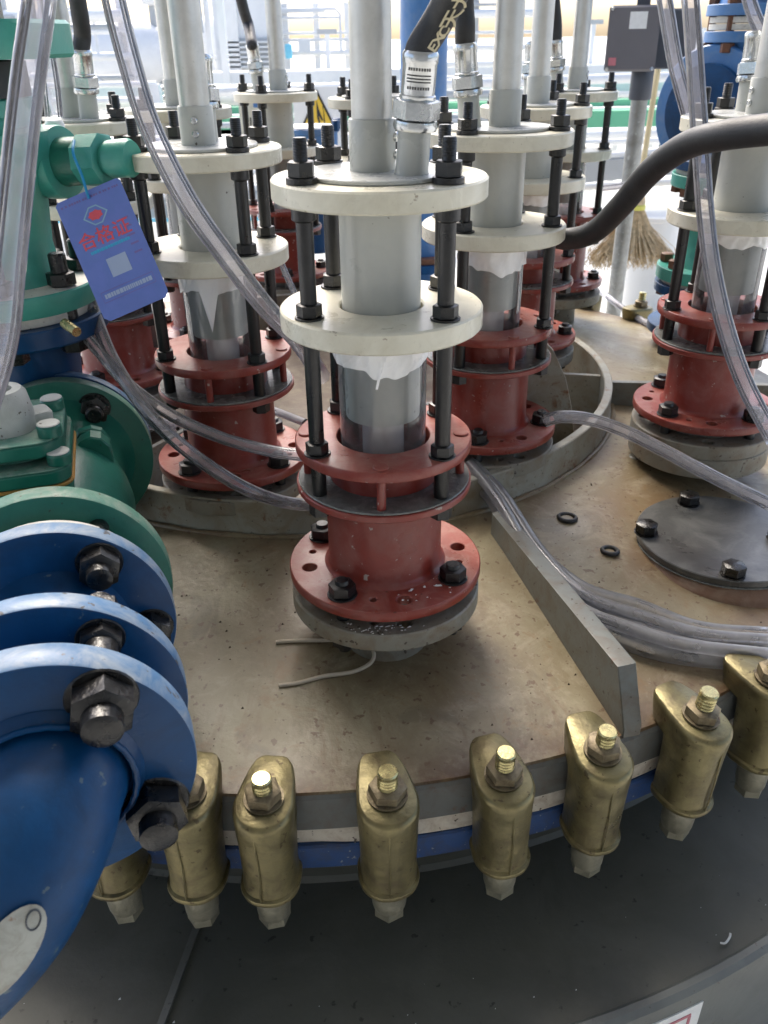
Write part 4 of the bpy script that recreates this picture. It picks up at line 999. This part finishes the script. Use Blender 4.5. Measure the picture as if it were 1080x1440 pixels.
# ------------------------------------------------------------------ blue tag on its string
TL, TR_, BR_, BL = pD(77, 288, .985), pD(167, 249, .985), pD(249, 403, .985), pD(168, 446, .985)
ex = (TR_-TL); W = ex.length; ex.normalize(); ey = (BL-TL); ey = (ey-ex*ey.dot(ex)); H = ey.length; ey.normalize(); ez = ex.cross(ey)
if ez.dot(-TL) < 0: ez = -ez
tg = thing('paper_tag', 'blue violet tag with red Chinese characters hanging on a blue string', 'tag', TL)
TM = Matrix((ex, -ey, ex.cross(-ey))).transposed().to_4x4()      # x right, y up, origin top-left
if TM.to_3x3().col[2].dot(-TL) < 0: pass
c_ = .006
poly = [(c_*.6, 0), (0, -c_*.6), (0, -H+c_), (c_, -H), (W-c_, -H), (W, -H+c_), (W, -c_*.6), (W-c_*.6, 0)]
MB().extrude(poly, -.0006, .0006, TM).build('card', 'tag', tg, smooth=0)
def put(me, x, y, z=.0009, rot=0):
    me.transform(TM @ Matrix.Translation((x*W, -y*H, z)) @ Matrix.Rotation(rot, 4, 'Z')); return me
link('characters', put(text_mesh('合格证', W*.265, 'tagred', 'characters', .0001, bold=.00022), .49, .375), tg)
m = MB()
def quadz(x0, x1, y0, y1, z=.0009): 
    m.add([(x0*W, -y1*H, z), (x1*W, -y1*H, z), (x1*W, -y0*H, z), (x0*W, -y0*H, z)], [(0, 1, 2, 3)], TM)
rnd = random.Random(3); x = .20
while x < .80: w_ = rnd.choice((.02, .03, .035)); quadz(x, x+w_, .452+rnd.uniform(0, .004), .478); x += w_+.006
m.build('cyan_line', 'tagcyan', tg, smooth=0)
m = MB(); quadz(.36, .66, .55, .70, .0009); m.build('pale_square', 'tagpale', tg, smooth=0)
m = MB(); x = .14
while x < .86: w_ = rnd.choice((.02, .03, .05)); quadz(x, x+w_, .80, .835); x += w_+.008
m.build('pale_line', 'tagpale', tg, smooth=0)
m = MB(); x = .06
while x < .94: w_ = rnd.choice((.02, .03)); quadz(x, x+w_, .045, .062); x += w_+rnd.choice((.01, .03))
m.build('dim_heading', 'tagdim', tg, smooth=0)
m = MB(); quadz(.10, .90, .775, .779); quadz(.10, .90, .858, .862); quadz(.10, .104, .775, .862); quadz(.896, .90, .775, .862)
m.build('dim_frame', 'tagdim', tg, smooth=0)
m = MB()
for k in range(5): quadz(.78, .90, .30+k*.07, .315+k*.07)
m.build('dim_side_marks', 'tagdim', tg, smooth=0)
# diamond emblem
m = MB(); cx, cy = .48, .20; a_, b_ = .19, .075
P8 = [(cx-a_, cy), (cx-.06, cy-b_), (cx+.06, cy-b_), (cx+a_, cy), (cx+.06, cy+b_), (cx-.06, cy+b_)]
for i in range(6):
    p, q_ = P8[i], P8[(i+1) % 6]; s_ = .86
    pi_, qi = [(cx+(k[0]-cx)*s_, cy+(k[1]-cy)*s_) for k in (p, q_)]
    m.add([(p[0]*W, -p[1]*H, .0009), (q_[0]*W, -q_[1]*H, .0009), (qi[0]*W, -qi[1]*H, .0009), (pi_[0]*W, -pi_[1]*H, .0009)], [(0, 1, 2, 3)], TM)
m.build('emblem_outline', 'tagline', tg, smooth=0)
m = MB(); m.add([(cx*W+.115*W*math.cos(2*PI*i/14)*(1 if i % 2 else .82), -cy*H+.042*H*math.sin(2*PI*i/14)*(1 if i % 2 else .8), .0010) for i in range(14)], [tuple(range(14))], TM)
m.build('emblem', 'tagred', tg, smooth=0)
hp = pD(124, 274, .983)-TL; sp_ = pD(103, 216, .965)-TL
MB().tube(catmull([hp+Vector((0, .003, -.004)), hp+Vector((0, -.002, 0)), (hp+sp_)/2+Vector((.001, 0, -.001)), sp_, sp_+Vector((-.003, .02, .012))], 5), .0017, 8).build('string', 'string', tg)

# ================================================================== hoses
HG = 'clear plastic hoses'
def hose(name, pts, r_, label, material='clear', group=None, n=12, seg=18, wall=.72):
    cm = catmull(pts, n); o = MB().tube(cm, r_, seg, caps=False).build(name, material); MB().tube(cm, r_*.62, seg, caps=False).build('bore', 'bore', o)
    return tag(o, label, 'hose', group)
def px(*a): return [pD(*q) for q in a]
hose('clear_hose', px((62, -60, .60), (52, 20, .60), (38, 120, .60), (25, 240, .60), (13, 360, .60), (2, 470, .60), (-22, 560, .60), (-60, 660, .60)), .0120, 'thick clear hose running down the left edge before the green valve')
hose('clear_hose', px((150, -60, .78), (160, 0, .79), (183, 90, .81), (212, 180, .83), (262, 280, .86), (318, 360, .90), (372, 430, .95), (420, 480, 1.0), (452, 530, 1.07)), .0115, 'long clear hose slanting from the top left down behind the nearest column')
hose('clear_hose', px((46, -40, 1.1), (58, 40, 1.1), (70, 110, 1.12), (76, 165, 1.14)), .0120, 'short clear hose ending on a white cap behind the green valve')
hose('clear_hose', px((120, 400, 1.10), (132, 440, 1.09), (158, 505, 1.07), (200, 570, 1.05), (245, 618, 1.04), (300, 660, 1.05), (352, 690, 1.08), (400, 706, 1.13), (450, 712, 1.19)), .0088, 'clear hose dropping from behind the blue tag, lower of the two crossing hoses')
hose('clear_hose', px((112, 462, 1.08), (140, 495, 1.07), (180, 540, 1.06), (240, 583, 1.06), (310, 615, 1.06), (380, 634, 1.06), (430, 641, 1.06)), .0078, 'clear hose from under the blue nozzle flange, upper of the two crossing hoses')
hose('clear_hose', px((150, 570, 1.30), (180, 588, 1.29), (215, 596, 1.28), (250, 597, 1.27)), .0095, 'short clear hose behind the crossing pair, low beside the green valve flange')
hose('clear_hose', px((430, 595, 1.3), (400, 583, 1.35), (370, 572, 1.4)), .0065, 'thin clear hose end behind the nearest column on the left')
hose('clear_hose', px((765, 592, 1.18), (790, 586, 1.18), (830, 590, 1.18), (880, 607, 1.17), (940, 637, 1.15), (1010, 674, 1.13), (1090, 713, 1.12)), .0092, 'clear hose sweeping right over the neck ring and past the round cover')
hose('clear_hose', [onlid(847, 411, .012), onlid(868, 428, .009), onlid(895, 446, .009), onlid(925, 462, .009), onlid(960, 480, .009)], .0085, 'bright clear hose lying on the far lid left of the rightmost column')
hose('clear_hose', px((928, -40, 1.15), (938, 20, 1.15), (950, 90, 1.16), (966, 150, 1.18), (972, 175, 1.19)), .0105, 'clear hose hanging at the right of the junction box, left of two')
hose('clear_hose', px((968, -40, 1.02), (974, 40, 1.02), (980, 130, 1.02), (987, 230, 1.02), (992, 300, 1.02), (1002, 380, 1.02), (1020, 460, 1.02), (1048, 540, 1.02), (1090, 620, 1.02)), .0108, 'long clear hose hanging down before the rightmost column')
hose('clear_hose', px((1040, -50, 1.5), (1060, 20, 1.5), (1085, 70, 1.5), (1110, 120, 1.5)), .012, 'clear hose crossing the top right corner')
hose('clear_hose', px((845, 265, 2.3), (870, 262, 2.3), (893, 256, 2.3)), .008, 'short white hose end behind the grey post')
hose('clear_hose', px((365, 300, 1.6), (385, 345, 1.6), (402, 385, 1.6), (415, 415, 1.6)), .006, 'thin clear hose between the tag column and the nearest column, in the background')
BG_ = 'milky hoses lying in a bundle across the lid'
def lidpt(u, v, h): return onlid(u, v, h)
bund = [((655, 655), (700, 700), (742, 768), (798, 836), (870, 872), (960, 905), (1095, 915), .010, 0.0107),
        ((650, 662), (690, 700), (735, 775), (790, 845), (860, 893), (950, 922), (1095, 935), .010, 0.0102),
        ((662, 650), (706, 695), (757, 772), (820, 836), (905, 868), (990, 893), (1095, 902), .022, 0.0087),
        ((652, 655), (696, 698), (745, 762), (815, 824), (900, 852), (985, 883), (1095, 892), .012, 0.0087),
        ((660, 652), (702, 705), (750, 788), (812, 852), (890, 885), (975, 908), (1095, 922), .026, 0.0082)]
lbs = ['lowest hose of the milky bundle, lying thick on the lid', 'outermost hose of the milky bundle, closest to the gusset plate', 'hose riding on top of the milky bundle', 'hose of the milky bundle on the side of the round cover', 'second hose on top of the milky bundle, nearer the rim clamps']
for b_, lb in zip(bund, lbs):
    hose('milky_hose', [lidpt(u, v, b_[7]+ (.03 if i == 0 else .015 if i == 1 else 0)) for i, (u, v) in enumerate(b_[:7])], b_[8], lb, 'clearmilk', BG_)
o = MB().tube(catmull(px((765, 330, 1.22), (798, 336, 1.20), (835, 326, 1.14), (872, 291, 1.07), (915, 241, .99), (965, 205, .92), (1020, 190, .86), (1100, 180, .80)), 12), .0150, 28).build('black_hose', 'hose')
tag(o, 'thick wrapped black hose curving from behind the second column up to the right edge', 'hose')

# ================================================================== right valve stack
RV = Vector((.745, 1.93, 0))
rv = thing('valve_stack', 'blue and green valve stack with rusty bolts behind the rightmost column', 'valve', (RV.x, RV.y, -.62))
def rz_(a): return a+.62
def zat(u, v, y): return pY(u, v, y).z
zg1 = zat(960, 384, 1.82); zb1 = zat(960, 405, 1.82)-.022
MB().lathe([(.095, rz_(-.66)), (.085, rz_(zb1-.06))], 40).build('nozzle', 'greyfl', rv)
MB().disc(.115, rz_(zb1-.105), rz_(zb1-.085), 56).build('lower_blue_flange', 'blue', rv)
MB().disc(.08, rz_(zb1-.085), rz_(zb1-.01), 40).build('lower_spool', 'greenl', rv)
MB().disc(.112, rz_(zb1-.012), rz_(zb1+.008), 56).build('blue_flange', 'blue', rv)
MB().disc(.10, rz_(zb1+.008), rz_(zb1+.018), 56).build('white_spacer', 'ptfe', rv)
MB().disc(.112, rz_(zb1+.018), rz_(zb1+.045), 56).build('green_flange', 'greenl', rv)
MB().lathe([(.075, rz_(zb1+.045)), (.062, rz_(zb1+.07)), (.065, rz_(zb1+.16)), (.080, rz_(zb1+.215))], 48).build('green_body', 'greenl', rv)
zt = zb1+.215
MB().disc(.108, rz_(zt), rz_(zt+.025), 56).build('green_top_flange', 'greenl', rv)
MB().disc(.10, rz_(zt+.025), rz_(zt+.035), 56).build('white_spacer', 'ptfe', rv)
MB().disc(.108, rz_(zt+.035), rz_(zt+.055), 56).build('blue_flange', 'blue', rv)
for a in range(0, 360, 45):
    x, y = .092*math.cos(R(a+20)), .092*math.sin(R(a+20)); mt = Matrix.Translation((x, y, 0))
    MB().prism(.015, rz_(zb1+.046), rz_(zb1+.064), 6, .1, a, mt).build('bolt', 'boltrust', rv)
    MB().prism(.014, rz_(zb1-.030), rz_(zb1-.013), 6, .1, a, mt).build('bolt', 'boltrust', rv)
    MB().prism(.014, rz_(zt-.018), rz_(zt-.001), 6, .1, a, mt).build('bolt', 'boltrust', rv)
bc = pD(1013, 155, 1.98)-Vector((RV.x, RV.y, -.62)); bdv = Vector((-.78, -.62, 0)).normalized()
bmt = axis_mat(bc, bdv)
MB().lathe([(0, .060), (.135, .060), (.138, .056), (.138, .040), (.135, .036), (.06, .036)], 72, bmt).build('round_flange', 'bluep', rv)
MB().lathe([(.07, .060), (.10, .062), (.10, .075), (0, .075)], 56, bmt).build('flange_boss', 'blue', rv)
MB().lathe([(.075, .036), (.075, -.01), (.125, -.014), (.128, -.030), (.075, -.034), (.075, -.06)], 56, bmt).build('blue_body', 'bluep', rv)
MB().lathe([(.11, -.060), (.122, -.062), (.122, -.085), (.05, -.09)], 56, bmt).build('round_flange', 'bluep', rv)
cz = bc.z; bx, by = bc.x+.035, bc.y
T_ = Matrix.Translation((bx, by, 0))
MB().lathe([(.075, rz_(zt+.055)), (.070, cz)], 40, T_).build('blue_neck', 'bluep', rv)
MB().lathe([(.068, cz), (.066, cz+.13), (.075, cz+.14)], 40, T_).build('bonnet_neck', 'bluep', rv)
MB().disc(.095, cz+.140, cz+.162, 48, mt=T_).build('bonnet_flange', 'bluep', rv)
MB().disc(.088, cz+.164, cz+.176, 48, mt=T_).build('white_spacer', 'ptfe', rv)
MB().disc(.088, cz+.178, cz+.190, 48, mt=T_).build('white_spacer', 'ptfe', rv)
MB().disc(.098, cz+.192, cz+.214, 48, mt=T_).build('bonnet_flange', 'bluep', rv)
MB().lathe([(.075, cz+.214), (.06, cz+.26), (.045, cz+.34), (0, cz+.34)], 40, T_).build('bonnet_cone', 'bluep', rv)
for a in range(0, 360, 60):
    x, y = .082*math.cos(R(a-80)), .082*math.sin(R(a-80)); mt = T_ @ Matrix.Translation((x, y, 0))
    MB().prism(.015, cz+.2145, cz+.235, 6, .1, a, mt).build('bolt', 'boltrust', rv)
    MB().lathe([(.009, cz+.13), (.009, cz+.214)], 10, mt).build('shank', 'boltrust', rv)
    MB().prism(.015, cz+.120, cz+.139, 6, .1, a, mt).build('nut', 'boltrust', rv)

# ================================================================== background
# post with junction box
pb = pD(868, 395, 3.05); pt = Vector((pb.x, pb.y, 0))
post = thing('post', 'mottled galvanised post standing behind the reactor, carrying the grey junction box', 'post', (pt.x, pt.y, -1.15))
ztop = -pb.z
MB().lathe([(.027, 0), (.027, 1.15-.135), (0, 1.15-.135)], 28).build('pole', 'postm', post)
MB().lathe([(.034, 1.15-.19), (.036, 1.15-.185), (.036, 1.15-.105), (.034, 1.15-.10)], 28).build('black_collar', 'boxd', post)
MB().disc(.08, 0, .012, 32).build('foot_plate', 'midgrey', post)
jc = pY(893, 52, pt.y-.05); jb = thing('junction_box', 'grey square junction box with white sticker on top of the post', 'junction box', (jc.x, jc.y, jc.z), R(-14))
MB().box(-.085, .070, -.03, .0, -.095, .085, bev=.006).build('box_lid', 'boxg', jb)
MB().box(-.080, .068, .0005, .09, -.090, .080, bev=.006).build('box_body', 'boxd', jb)
MB().box(-.022, .030, -.0315, -.0300, .022, .068).build('sticker', 'signw', jb, smooth=0)
MB().box(-.073, -.050, -.0315, -.0300, -.078, -.056).build('small_sticker', 'pink', jb, smooth=0)
for (x, z) in ((-.076, .077), (.061, .077), (-.076, -.087), (.061, -.087)):
    MB().lathe([(.006, 0), (.005, .003), (0, .003)], 12, axis_mat(Vector((x, -.030, z)), Vector((0, -1, 0)))).build('screw', 'zinc', jb)
MB().box(-.005, .035, .02, .05, .081, .32).build('top_conduit', 'boxd', jb)
jc2 = pY(945, 50, pt.y+.05); jb2 = thing('junction_box', 'dark junction box behind and right of the grey one, no sticker', 'junction box', (jc2.x, jc2.y, jc2.z), R(-14))
MB().box(-.07, .075, -.03, .05, -.095, .075, bev=.006).build('box_body', 'boxd', jb2)
MB().box(-.068, .073, -.036, -.0302, -.093, .073, bev=.003).build('box_lid', 'boxd', jb2)
tag(post, None, None)
# broom
bt = pZ(888, 300, -.66); bt = pY(895, 290, 3.6)
br = thing('broom', 'straw broom standing upside against the post, bristles spread on the white floor', 'broom', (bt.x, bt.y, bt.z))
MB().tube([(0, 0, 0), (.03, .05, .50), (.06, .09, 1.0)], .011, 10).build('handle', 'bamboo', br)
MB().lathe([(.022, -.01), (.03, -.005), (.034, .015), (.018, .10), (.012, .11)], 16).build('binding', 'straw', br)
MB().lathe([(.036, -.012), (.037, .004), (.030, .012)], 16).build('yellow_band', 'yellowplastic', br)
bs = MB(); rnd = random.Random(5)
for i in range(620):
    a = rnd.uniform(-1, 1); dth = rnd.uniform(-.05, .05); L_ = rnd.uniform(.17, .235); w = .0022
    tip = Vector((a*.17*(1 if rnd.random() < .9 else 1.25), dth+rnd.uniform(-.02, .02), -L_)); mid = Vector((a*.065, dth*.5, -L_*.45+rnd.uniform(-.01, .01)))
    s = Vector((a*.025, dth*.3, .0)); tip2 = tip+Vector((rnd.uniform(-.02, .02), 0, -.02))
    for p, q in ((s, mid), (mid, tip), (tip, tip2)):
        bs.add([p+Vector((-w, 0, 0)), p+Vector((w, .001, 0)), q+Vector((w*.6, .001, 0)), q+Vector((-w*.6, 0, 0)), p+Vector((0, .003, 0)), q+Vector((0, .003, 0))], [(0, 1, 2, 3), (1, 4, 5, 2), (4, 0, 3, 5)])
tag(bs.build('bristles', 'straw', br, smooth=0), kind='stuff')

# blue standing column and blue capped valve behind
def standing(name, u0, u1, vtop, vbot, d, material, label, cat, extra=None):
    p0 = pD((u0+u1)/2, (vtop+vbot)/2, d); r_ = (u1-u0)/2/FPX*d; zt_ = pY((u0+u1)/2, vtop, p0.y).z; zb_ = pY((u0+u1)/2, vbot, p0.y).z
    t = thing(name, label, cat, (p0.x, p0.y, zb_)); MB().lathe([(r_, 0), (r_, zt_-zb_), (0, zt_-zb_)], 40).build('shell', material, t); return t, r_, zt_-zb_
t, r_, h_ = standing('blue_column', 563, 627, -60, 420, 2.9, 'bluep', 'tall pale blue cylindrical column rising behind the nearest column pipe', 'column')
for z in (.02, .12): MB().disc(r_*1.6, z, z+.03, 48).build('flange', 'blue', t)
for z in (.052, .152): MB().disc(r_*1.5, z, z+.02, 48).build('rust_flange', 'boltrust', t)
MB().disc(r_*1.35, h_*.50, h_*.50+.05, 48).build('collar', 'blue', t)
p = pD(437, 196, 2.55); t = thing('capped_valve', 'blue valve with round white topped cap below the yellow warning triangle', 'valve', (p.x, p.y, p.z-.03))
MB().lathe([(0, 0), (.078, 0), (.082, .004), (.082, .048), (.086, .05), (.086, .062), (.083, .064)], 12).build('cap', 'bluep', t)
MB().lathe([(.0825, .064), (.080, .068), (0, .070)], 40).build('cap_top', 'white', t)
MB().lathe([(.05, 0), (.05, -.3)], 24).build('stem', 'blue', t)
for a in (-25, 25, 155, 205): MB().prism(.012, .055, .085, 6, .1, a, Matrix.Translation((.086*math.cos(R(a)), .086*math.sin(R(a)), 0))).build('bolt', 'blue', t)
# white cap under the short hose
p = pD(76, 172, 1.14); t = thing('hose_cap', 'white plastic cap with a short clear hose behind the green valve', 'cap', p)
MB().lathe([(.0, -.02), (.013, -.02), (.013, -.002), (.011, .002), (0, .002)], 20).build('cap', 'white', t)
# warning sign board
p = pD(447, 158, 3.6); ws = thing('warning_sign', 'white board with a yellow warning triangle on its stand', 'sign', (p.x, p.y, p.z))
MB().box(-.105, .115, 0, .01, -.14, .10, bev=.002).build('board', 'white', ws)
MB().add([(-.078, -.003, -.066), (.078, -.003, -.066), (0, -.003, .088), (-.078, 0, -.066), (.078, 0, -.066), (0, 0, .088)], [(0, 1, 2), (0, 3, 4, 1), (1, 4, 5, 2), (2, 5, 3, 0)]).build('triangle_border', 'ink', ws, smooth=0)
MB().add([(-.064, -.006, -.058), (.064, -.006, -.058), (0, -.006, .070), (-.064, -.003, -.058), (.064, -.003, -.058), (0, -.003, .070)], [(0, 1, 2), (0, 3, 4, 1), (1, 4, 5, 2), (2, 5, 3, 0)]).build('triangle', 'yellow', ws, smooth=0)
MB().add([(x, -.0075, z) for x, z in ((-.004, .05), (.006, .01), (.022, -.03), (.016, -.032), (.004, -.012), (.010, -.044), (.003, -.045), (-.004, -.02))], [tuple(range(8))]).build('pictogram', 'ink', ws, smooth=0)
MB().add([(x, -.0075, z) for x, z in ((.020, .025), (.024, .024), (.030, -.045), (.024, -.045), (.028, -.012))], [tuple(range(5))]).build('pictogram', 'ink', ws, smooth=0)
for x in (-.09, .10): MB().box(x-.008, x+.008, .012, .028, -1.15-p.z, .0).build('leg', 'palegrey', ws, smooth=0)
# yellow-labelled machine behind the farthest left column
p = pD(362, 165, 3.3); mc_ = thing('notice_board', 'cream notice board with red and blue marks left of the farthest left column', 'notice board', (p.x, p.y, p.z))
MB().box(-.07, .04, 0, .012, -.13, .11, bev=.002).build('board', 'cream', mc_)
MB().lathe([(.014, 0), (.014, .002), (0, .002)], 20, axis_mat(Vector((.005, 0, .075)), Vector((0, -1, 0)))).build('red_mark', 'tagred', mc_)
MB().box(-.012, .022, -.003, -.0005, .035, .05).build('blue_mark', 'bluep', mc_, smooth=0)
for k in range(5): MB().box(-.03+k*.014, -.025+k*.014, -.003, -.0005, -.03-.006*(k % 2), .0).build('black_mark', 'ink', mc_, smooth=0)
MB().box(-.02, -.005, .013, .028, -1.15-p.z, .0).build('leg', 'palegrey', mc_, smooth=0)

# long rails, beams and pipes beyond
def beam(name, u0, v0, u1, v1, y, h, dep, material, label, cat, round_=False, over=3.0, group=None):
    a = pY(u0, v0, y); b = pY(u1, v1, y); d_ = (b-a).normalized(); a = a-d_*over; b = b+d_*over; L_ = (b-a).length
    mt = Matrix.Translation(a) @ Vector((1, 0, 0)).rotation_difference(b-a).to_matrix().to_4x4()
    m = MB()
    if round_: m.tube([a, b], h/2, 20)
    else: m.box(0, L_, 0, dep, -h/2, h/2, mt)
    return tag(m.build(name, material, smooth=35 if round_ else 0), label, cat, group)
BGp = 'steel beams beyond the reactor'
beam('steel_beam', 830, 170, 930, 168, 6.0, .115, .25, 'gbeam', 'broad green beam running across beyond the post, the lower of two', 'beam', group=BGp)
beam('steel_beam', 830, 146, 930, 144, 6.3, .045, .2, 'gbeam', 'narrow green beam running across beyond the post, the upper of two', 'beam', group=BGp)
beam('steel_beam', 830, 157, 930, 155, 6.15, .04, .2, 'white', 'white beam between the two green ones', 'beam', group=BGp)
beam('steel_beam', 830, 100, 930, 98, 7.0, .08, .3, 'palegrey', 'pale beam at the height of the box, highest on the right', 'beam', group=BGp)
beam('cable_tray', 830, 242, 940, 232, 3.95, .085, .22, 'midgrey', 'grey trunking behind the post, knee high over the white floor', 'cable tray', over=2.2)
beam('white_pipe', 830, 222, 940, 212, 3.98, .035, .05, 'white', 'white pipe lying along the top of the grey trunking', 'pipe', True, over=2.2)
beam('steel_beam', 60, 130, 340, 127, 6.5, .06, .2, 'palegrey', 'pale beam on the left behind the columns, uppermost', 'beam', group=BGp)
beam('white_pipe', 60, 205, 340, 200, 5.5, .09, .09, 'white', 'white horizontal pipe low on the left behind the columns', 'pipe', True)
beam('white_pipe', 330, 262, 560, 262, 4.6, .05, .05, 'palegrey', 'thin pale pipe on the floor behind the middle columns', 'pipe', True, over=1.0)
beam('blue_pipe', 120, 311, 260, 309, 3.9, .018, .02, 'cyan', 'thin bright blue pipe low behind the column with the blue tag', 'pipe', True, over=.6)
beam('yellow_pipe', 240, 300, 380, 298, 4.0, .015, .02, 'yellow', 'thin yellow pipe low behind the columns', 'pipe', True, over=.6)
# horizontal pale tanks
for k, (u, v, y, r_, hl, lb) in enumerate(((90, 78, 9.0, .28, 1.0, 'pale horizontal tank in the glare at the upper left'), (270, 72, 9.5, .30, .45, 'shorter pale tank in the glare behind the second pipe'))):
    c = pY(u, v, y); t = thing('storage_tank', lb, 'tank', c)
    MB().lathe([(0, -hl), (r_*.7, -hl+.05), (r_, -hl+.2), (r_, hl-.2), (r_*.7, hl-.05), (0, hl)], 32, axis_mat(Vector((0, 0, 0)), Vector((1, 0, 0)))).build('shell', 'palegrey', t)
    for x in (-hl*.6, hl*.6): MB().box(x-.06, x+.06, -.15, .15, -1.15-c.z, -r_*.8).build('saddle', 'midgrey', t, smooth=0)
# lamp-like posts, frames far off
for k, (u, vt, vb, y, w, lb) in enumerate(((460, 48, 330, 7.5, .035, 'thin pale stanchion in the glare left of the nearest pipe'), (835, 34, 330, 7.2, .03, 'T topped stanchion in the glare left of the junction box'), (318, -60, 330, 8.0, .10, 'thick white stanchion in the glare right of the second pipe'),
                                          (303, -60, 330, 7.0, .05, 'slim white stanchion in the glare beside the second pipe'))):
    c = pY(u, vt, y); t = thing('stanchion', lb, 'stanchion', (c.x, c.y, -1.15), group='pale stanchions beyond the reactor')
    MB().box(-w/2, w/2, -w/2, w/2, 0, c.z+1.15).build('upright', 'palegrey' if k < 2 else 'white', t, smooth=0)
    if k < 2: MB().box(-w*2.2, w*2.2, -w*.7, w*.7, c.z+1.15, c.z+1.15+w).build('head', 'midgrey', t, smooth=0)
# louvred machine at the back left
c = pY(348, 75, 8.0); t = thing('louvred_unit', 'pale machine with horizontal louvres far back between the pipes', 'machine', (c.x, c.y, c.z))
MB().box(-.26, .26, 0, .5, -.14, .42, bev=.01).build('casing', 'palegrey', t)
MB().box(-.22, .22, -.02, -.001, -.11, .11).build('dark_panel', 'midgrey', t, smooth=0)
for k in range(6): MB().box(-.22, .22, -.05, -.021, -.105+k*.036, -.092+k*.036).build('louvre', 'palegrey', t, smooth=0)
for x in (-.2, .2): MB().box(x-.03, x+.03, .1, .4, -1.15-c.z, -.14).build('leg', 'midgrey', t, smooth=0)
# white drum by the broom
c = pY(922, 318, 3.9); t = thing('white_drum', 'white drum standing behind the black hose near the broom', 'drum', (c.x, c.y, -1.15))
hh = c.z+1.15+.05
MB().lathe([(.10, 0), (.105, .01), (.105, hh-.02), (.11, hh-.015), (.11, hh), (0, hh)], 32).build('drum_body', 'white', t)
# stairs and railings in the haze right of the pipes
for k, (u, v, y, lb) in enumerate(((665, 130, 6.0, 'pale pipe rack in the glare right of the blue column'), (150, 180, 6.0, 'pale pipe rack in the glare at the left behind the second row'))):
    c = pY(u, v, y); t = thing('pipe_rack', lb, 'pipe rack', (c.x, c.y, -1.15))
    H_ = c.z+1.15+.25
    for x in (-.35, .35): MB().box(x-.03, x+.03, -.03, .03, 0, H_).build('leg', 'palegrey', t, smooth=0)
    for z in (.0, .09, .17, .26, .40): MB().tube([(-.36, 0, H_-z), (.36, 0, H_-z)], .018+.01*(z > .2), 12).build('rail', 'white' if z < .2 else 'midgrey', t)
for k, (u, v, y, w_, lb) in enumerate(((95, 60, 7.6, .9, 'wide pale pipe frame in the glare left of the blue tag column'), (255, 40, 9.0, .5, 'narrow pale pipe frame in the glare behind the second pipe'),
        (425, 70, 8.4, .8, 'pale pipe frame in the glare between the farthest left column and the nearest pipe'), (690, 60, 8.0, .8, 'pale pipe frame in the glare right of the second column pipe'), (900, 110, 7.7, .9, 'pale pipe frame in the glare behind the junction box'))):
    rk = random.Random(k+40); c = pY(u, v, y); t = thing('pipe_gantry', lb, 'pipe rack', (c.x, c.y, -1.15)); H_ = c.z+1.15+.35
    for i in range(4): x = -w_/2+w_*i/3; MB().box(x-.025, x+.025, -.025, .025, 0, H_).build('leg', rk.choice(('palegrey', 'midgrey', 'white')), t, smooth=0)
    for i in range(9):
        z = H_-rk.uniform(.02, .95); x0 = -w_/2+rk.uniform(-.1, .3); x1 = w_/2+rk.uniform(-.3, .1); rr = rk.choice((.012, .02, .03, .045))
        pts = [(x0, -.06, z), (x1, -.06, z)]
        if rk.random() < .6: pts += [(x1+.04, -.06, z-.04), (x1+.04, -.06, z-.35)]
        MB().tube(pts, rr, 12).build('pipe', rk.choice(('palegrey', 'white', 'midgrey', 'palegrey')), t)
    for i in range(2): x = rk.uniform(-w_/2, w_/2); z = H_-rk.uniform(.2, .7); MB().box(x-.05, x+.05, -.12, -.02, z-.06, z+.06, bev=.01).build('valve_box', rk.choice(('midgrey', 'palegrey')), t)
c = pD(406, 72, 7.0); t = thing('cyan_drum', 'small light blue drum far back, right of the farthest left pipe', 'drum', c)
MB().lathe([(0, -.055), (.028, -.055), (.03, -.05), (.03, .045), (.026, .052), (0, .055)], 24).build('drum_body', 'cyan', t)
# paved strip and low wall far beyond
EX = [('pipe', (640, 118), (700, 116), 5.2, .05, 'palegrey', 'pale pipe beside the hose fitting of the second column'), ('pipe', (640, 205), (720, 203), 4.4, .03, 'white', 'thin white pipe low behind the second column'),
 ('pipe', (60, 145), (200, 143), 6.8, .10, 'white', 'thick white pipe at the left below the uppermost beam'), ('pipe', (180, 178), (330, 176), 5.8, .035, 'midgrey', 'thin grey pipe behind the two screwed sockets'),
 ('pipe', (420, 240), (480, 238), 4.4, .03, 'palegrey', 'thin pale pipe under the blue capped valve'), ('pipe', (830, 190), (935, 187), 5.4, .05, 'white', 'white pipe under the lower green beam'),
 ('pipe', (830, 112), (935, 110), 6.6, .03, 'midgrey', 'thin grey pipe just under the pale beam on the right'), ('pipe', (830, 262), (940, 256), 3.75, .03, 'white', 'white pipe along the foot of the grey trunking')]
for (nm, a_, b_, y_, h_, mm, lb_) in EX: beam('white_pipe', *a_, *b_, y_, h_, h_, mm, lb_, 'pipe', True, over=1.4)
beam('steel_beam', 180, 190, 330, 188, 6.0, .05, .2, 'gbeam', 'thin green beam seen left and right of the column by the blue tag', 'beam', over=.9)
# added roof sheet, unseen, that keeps the near side in shade
t = thing('shade_roof', 'added grey sheet overhead, unseen, shading the near side', 'roof', (0, 0, 0))
MB().box(-4, 4, -3.04, 1.5, 2.1, 2.14).build('shade_sheet', 'blocker', t, smooth=0)
for x in (-3.8, 3.8):
    for y in (-2.9, 1.4): MB().box(x-.06, x+.06, y-.06, y+.06, -1.15, 2.1).build('post', 'midgrey', t, smooth=0)
tag(MB().box(-4, 4, -3.2, -3.05, -1.15, 2.1).build('shade_wall', 'blocker', smooth=0), 'added grey wall behind the viewer, unseen, darkening the near faces', 'wall')  # unseen wall added to darken faces turned towards the viewer
